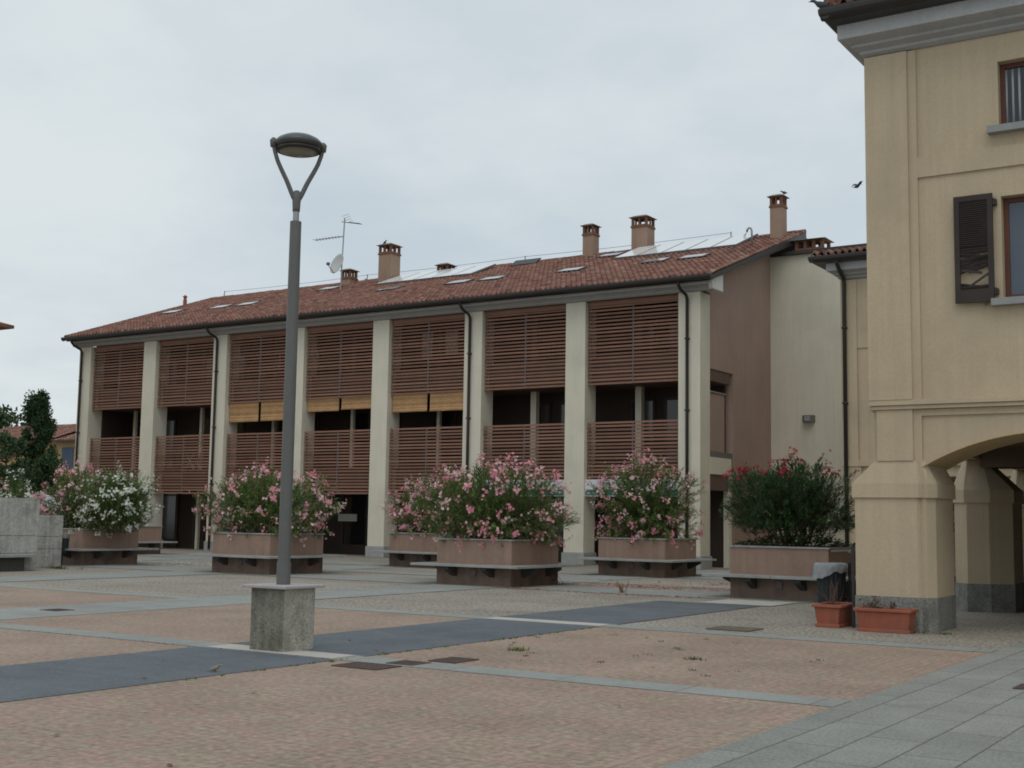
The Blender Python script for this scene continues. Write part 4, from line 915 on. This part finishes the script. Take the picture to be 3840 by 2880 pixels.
# ------------------------------------------------------------------ birds
def bird(loc, d, label, L=.3, m_='bird', fly=False, cat='bird'):
    d = Vector(d).normalized(); up = Vector((0, 0, 1)); p = Vector(loc); s = L/.3; sd_ = d.cross(up).normalized()
    t = thing('bird', loc, label, cat)
    pts = [(.175, .145), (.15, .15), (.135, .155), (.11, .16), (.085, .15), (.06, .125), (.02, .095), (-.04, .07), (-.09, .06), (-.13, .05), (-.19, .035)]
    rad = [.003, .006, .018, .024, .024, .026, .048, .056, .042, (.012, .03), (.005, .034)]
    m = MB(); m.tube([p+d*(a*s)+up*((b)*s) for a, b in pts], [tuple(q*s for q in r) if isinstance(r, tuple) else r*s for r in rad], 10)
    mk('body', m, m_, t, smooth=True)
    m = MB()
    if fly:
        for q in (-1, 1):
            a = p+d*.03*s+up*.1*s+sd_*(q*.03*s)
            b1 = a+sd_*(q*.16*s)+up*(.1*s)+d*.05*s; c1 = a+sd_*(q*.3*s)+up*(.03*s)-d*.08*s
            for z in (0, .006): m.add([a+d*.03*s+up*z, b1+up*z, c1+up*z, b1-d*.1*s+up*z, a-d*.09*s+up*z], [(0, 1, 2, 3, 4)])
        mk('wings', m, m_, t)
    else:
        for q in (-1, 1): m.tube([p+d*(-.02*s)+sd_*(q*.022*s)+up*.05*s, p+d*(-.015*s)+sd_*(q*.022*s)], .004*s, 5); m.tube([p+d*(-.02*s)+sd_*(q*.022*s)+up*.003, p+d*(.025*s)+sd_*(q*.022*s)+up*.003], .004*s, 5)
        mk('legs', m, 'dry', t)
    return t
bird((-6.22, 18.1, 9.29), (-.8, -.2, 0), 'dark pigeon perched on the gutter corner of the yellow building', .3)
bird((-8.16, 26, 8.6), (.5, .6, .1), 'small bird flying in the sky beside the yellow wall', .19, fly=True)
bird((-9.09, 8.91, .0085), (.9, .3, 0), 'tiny sparrow standing on the dark slate band', .13, 'sparrow')
bird((-36.55, 45.5, 14.19), (.8, -.3, 0), 'pigeon on the chimney nearest the antenna', .3)
bird((-38.7, 46.9, 12.82), (-.9, -.2, 0), 'pigeon on the ridge beside the satellite dish', .3)
bird((-37.0, 46.9, 12.84), (.2, -.9, 0), 'pigeon on the ridge touching the chimney side', .3)
bird((-17.3, 45.9, 14.17), (-.9, .2, 0), 'pigeon on the chimney at the gable end', .3)
# ------------------------------------------------------------------ ground litter
def litter(name, spots, m_, label, seed, size, zb=.012):
    rnd = random.Random(seed); m = MB()
    for (x, y, sx, sy, n) in spots:
        for _ in range(n):
            p = Vector((x+rnd.gauss(0, sx), y+rnd.gauss(0, sy), zb+rnd.random()*.01)); a = rnd.uniform(-pi, pi); L = size*rnd.uniform(.6, 1.4)
            d = Vector((cos(a), sin(a), rnd.uniform(-.1, .25)))*L; s = Vector((-sin(a), cos(a), rnd.uniform(-.1, .25)))*L*.6
            m.add([p-d*.5, p+s*.5, p+d*.5, p-s*.5], [(0, 1, 2, 3)])
    o = mk(name, m, m_); setp(o, label, 'litter', None, 'stuff')
litter('fallen_petals', ((-12.8, 27.2, 1.6, .3, 700), (-11.6, 29.6, 1.6, .45, 600), (-14.2, 26.6, .9, .25, 240), (-12.2, 23.7, 1.3, .12, 160), (-15.2, 24.0, .5, .15, 60)), 'red_fall', 'faded pink petals strewn between the planters', 3, .075)
litter('fallen_petals', ((-29.2, 28.6, 1.3, .9, 320), (-28.0, 27.3, 1.0, .5, 160), (-30.3, 26.6, .6, .4, 60)), 'white_fall', 'white petals strewn before the white oleander', 4, .055)
litter('fallen_petals', ((-16.7, 24.08, .6, .08, 70), (-24.2, 24.2, .6, .08, 40), (-17, 31.6, .7, .08, 50)), 'red_fall', 'petals lying on the bench ledges', 8, .03, .49)
litter('fallen_leaves', ((-9.6, 17.5, .5, .4, 3), (-9.2, 20.2, .4, .5, 4), (-9.0, 22.3, .5, .3, 5), (-8.0, 21.7, .5, .4, 3), (-9.5, 11.9, 1.2, 1.0, 4), (-6.3, 8.5, 2, 2, 7), (-11.3, 9, 2, 2, 6)), 'dry_leaf', 'a few brown dry leaves on the paving', 5, .06)
rnd = random.Random(9); m = MB()
def tuft(x, y, n, h, sp):
    for _ in range(n):
        p = Vector((x+rnd.gauss(0, sp), y+rnd.gauss(0, sp), .004)); a = rnd.uniform(-pi, pi); d = Vector((cos(a)*.5, sin(a)*.5, rnd.uniform(.3, 1))).normalized()*h*rnd.uniform(.5, 1.2); s = Vector((-sin(a), cos(a), 0))*.006
        m.add([p-s, p+s, p+d], [(0, 1, 2)])
for k in range(46):
    x = rnd.uniform(-8.8, -4.2); y = rnd.uniform(11.2, 15.9); 
    if mnoise.noise(Vector((x*.7, y*.7, 3))) > .05: tuft(x, y, rnd.randint(4, 14), .03, .025)
tuft(-8.0, 12.6, 90, .06, .06); tuft(-6.0, 13.1, 60, .05, .05)
for k in range(60): tuft(-8.87+rnd.gauss(0, .02), rnd.uniform(8, 16), 6, .03, .02)
for k in range(40): tuft(rnd.uniform(-16, -9), 10.46, 3, .02, .02)
for k in range(16): tuft(rnd.uniform(-5.2, -4.6), 18.5+rnd.gauss(0, .06), 8, .05, .03)
for k in range(24): tuft(-29.2+rnd.gauss(0, .25), 22.55+rnd.gauss(0, .1), 10, .12, .05)
o = mk('grass_weeds', m, 'weed'); setp(o, 'small green weeds in the joints of the paving', 'weeds', None, 'stuff')
dw = MB(); rnd = random.Random(12)
for k in range(22): a = rnd.uniform(-pi, pi); p = Vector((-12.75+rnd.gauss(0, .05), 24.2+rnd.gauss(0, .05), .01)); dw.tube([p, p+Vector((cos(a)*.05, sin(a)*.05, .12)), p+Vector((cos(a)*.13, sin(a)*.13, rnd.uniform(.1, .3)))], [.004, .003, .002], 4)
solo('dry_weed', dw, 'dry_leaf', (-12.75, 24.2, 0), 'dry orange weed standing alone on the paving between two planters', 'weed')
dw = MB()
for k in range(14): p = Vector((-15.5+rnd.gauss(0, .04), 26.0+rnd.gauss(0, .06), .43)); dw.tube([p, p+Vector((rnd.gauss(0, .04), rnd.gauss(0, .04), -.2)), p+Vector((rnd.gauss(0, .07), rnd.gauss(0, .07), -.4))], [.008, .006, .003], 4)
solo('dry_weed', dw, 'dry', (-15.5, 26.0, 0), 'withered tuft hanging under the bench ledge of the nearest pink planter', 'weed')
# ------------------------------------------------------------------ background: houses, trees, van
hb = thing('ochre_house', (-92, 80, 0), 'distant ochre house with blue shutters and stepped red roofs', 'house')
mk('wall', MB().box(-110, -80, 75.6, 84, 0, 8.2).prism_x([(75.3, 8.15), (80, 8.15), (80, 9.9)], -110, -98.3).box(-98.0, -80, 78.6, 88, 8, 10.3), 'ochre', hb)
m = MB(); tiled(m, -98.8, -79, 75, 8.15, 78.6, 9.2, pitch=.4, row=.7, ns=4, seed=8); tiled(m, -98.8, -79, 77.9, 10.15, 84, 12.2, pitch=.4, row=.7, ns=4, xl=lambda t: -98.8+7*t, seed=9)
tiled(m, -112, -98.2, 75, 8.4, 80, 10.05, pitch=.4, row=.7, ns=4, seed=10)
mk('roof', m, 'tiles', hb)
m = MB(); m.add([(-98.4, 75.05, 8.05), (-79, 75.05, 8.05), (-79, 78.6, 9.1), (-98.4, 78.6, 9.1)], [(0, 1, 2, 3)]); m.add([(-98.8, 77.95, 10.05), (-79, 77.95, 10.05), (-79, 84, 12.1), (-91.8, 84, 12.1)], [(0, 1, 2, 3)]); m.add([(-112, 75.05, 8.3), (-98.6, 75.05, 8.3), (-98.6, 80, 9.95), (-112, 80, 9.95)], [(0, 1, 2, 3)])
m.box(-112, -79, 74.9, 75.08, 8.0, 8.14); m.box(-98.8, -79, 77.85, 77.98, 10.0, 10.13); mk('eaves', m, 'gutter', hb)
wv_ = mk('window', B(-97.9, -96.1, 75.52, 75.61, 5.4, 7.6), 'ochre', hb)
mk('shutter', B(-97.75, -96.97, 75.45, 75.53, 5.5, 7.5).box(-96.95, -96.17, 75.45, 75.53, 5.5, 7.5), 'blue_shutter', wv_)
mk('chimney', B(-95.9, -95.2, 76.5, 77.1, 8.4, 9.6), 'terracotta', hb)
he = thing('tiled_house', (-50, 26, 0), 'house at the picture edge of which only a tiled eave corner shows', 'house')
mk('wall', B(-56, -43.9, 20, 29.3, 0, 8.5), 'ochre', he)
m = MB(); tiled(m, -57, -42.15, 19, 8.6, 24.5, 10.6, xr=lambda t: -42.15-5.5*t, xl=lambda t: -57+5.5*t, seed=12)
mk('roof', m, 'tiles', he)
m = MB(); m.prism([(-57, 19), (-42.2, 19), (-42.2, 30.1), (-57, 30)], 8.5, 8.62); m.prism([(-57, 19), (-42.2, 19), (-42.2, 30.1), (-57, 30)], 8.62, 10.5, [(-51.5, 24.4), (-48, 24.4), (-48, 24.6), (-51.5, 24.6)])
mk('eaves', m, 'terracotta', he)
def tree(x, y, h, r, seed, label, leaf, shape='column', n=2600, trunk=.16, leaflen=.28, name='broadleaf_tree', z0=.1):
    rnd = random.Random(seed); t = thing(name, (x, y, 0), label, 'tree'); tk = MB(); cr_ = MB()
    tk.tube([(x, y, 0), (x+.1, y, h*.3), (x, y+.1, h*.6), (x, y, h*.88)], [trunk, trunk*.8, trunk*.5, .03], 8)
    limbs = []
    for k in range(26):
        z = h*rnd.uniform(.15, .8); a = rnd.uniform(-pi, pi); rr = r*(.75 if shape == 'column' else .85)*rnd.uniform(.5, 1); up = rnd.uniform(.5, 1.1)*(r*1.3 if shape == 'column' else r*.4)
        e = Vector((x+rr*cos(a), y+rr*sin(a), min(h*.97, z+up))); limbs.append(e); tk.tube([(x, y, z), (x+rr*.5*cos(a), y+rr*.5*sin(a), z+up*.4), e], [trunk*.35, trunk*.22, .012], 5)
    cl_ = []
    for k in range(70 if shape == 'column' else 46):
        u = rnd.uniform(z0, 1); a = rnd.uniform(-pi, pi)
        if shape == 'column': prof = min(1, (u-z0)*6+.55)*(1-max(0, u-.62)/.38*.55); rr = r*prof*rnd.random()**.5
        else: prof = math.sqrt(max(.05, 1-((u-.58)/.47)**2)); rr = r*prof*rnd.random()**.5
        cl_.append((Vector((x+rr*cos(a), y+rr*sin(a), h*u)), r*rnd.uniform(.24, .42)))
    for k in range(n):
        c, cr2 = cl_[k % len(cl_)]; d = Vector((rnd.gauss(0, 1), rnd.gauss(0, 1), rnd.gauss(0, 1))).normalized(); p = c+Vector((d.x*cr2, d.y*cr2, d.z*cr2*(1.7 if shape == 'column' else .9)))*rnd.random()**.4
        q = Vector((rnd.gauss(0, 1), rnd.gauss(0, 1), rnd.gauss(.3, 1))).normalized(); s = q.cross(d).normalized(); L = leaflen*rnd.uniform(.6, 1.3)
        cr_.add([p, p+q*L*.5+s*L*.32, p+q*L, p+q*L*.5-s*L*.32], [(0, 1, 2, 3)])
    mk('trunk', tk, 'bark', t); mk('crown', cr_, leaf, t)
    return t
tree(-77.9, 58, 9.7, 1.35, 1, 'tall dark columnar poplar in front of the ochre house', 'tree_leaf', n=34000, name='poplar_tree', leaflen=.18)
tree(-70.9, 50.5, 6.3, 1.5, 2, 'bushy tree beside the poplar, above the concrete wall', 'tree_leaf_light', 'round', n=12000, leaflen=.18, z0=.12)
tree(-75.3, 56.6, 5.2, 1.7, 6, 'low dark shrubby tree under the poplar', 'tree_leaf', 'round', n=5000, leaflen=.24, z0=.05)
tree(-131, 92, 13.2, 4.2, 3, 'distant rounded tree rising above the red roof', 'tree_leaf_light', 'round', n=4500, leaflen=.55)
vn = thing('parked_van', (-59.2, 47.5, 0), 'white vehicle parked beyond the concrete wall, only its upper corner showing', 'van')
mk('van_body', MB().prism([(-60.4, 45), (-57.95, 45), (-57.95, 50), (-60.4, 50)], .4, 1.5).prism([(-60.4, 45), (-57.95, 45), (-57.95, 49.2), (-60.4, 49.2)], 1.5, 2.48, [(-60.25, 45.12), (-58.12, 45.12), (-58.12, 48.6), (-60.25, 48.6)]), 'white_car', vn, bevel=.09)
mk('windscreen', MB().add([(-60.2, 49.17, 1.56), (-58.1, 49.17, 1.56), (-58.2, 48.7, 2.35), (-60.15, 48.7, 2.35)], [(0, 1, 2, 3)]), 'dark_glass', vn)
for x in (-60.3, -58.15):
    for y in (45.9, 49): mk('wheel', MB().tube([(x, y, .33), (x+.1, y, .33)], .33, 20), 'rubber', vn)
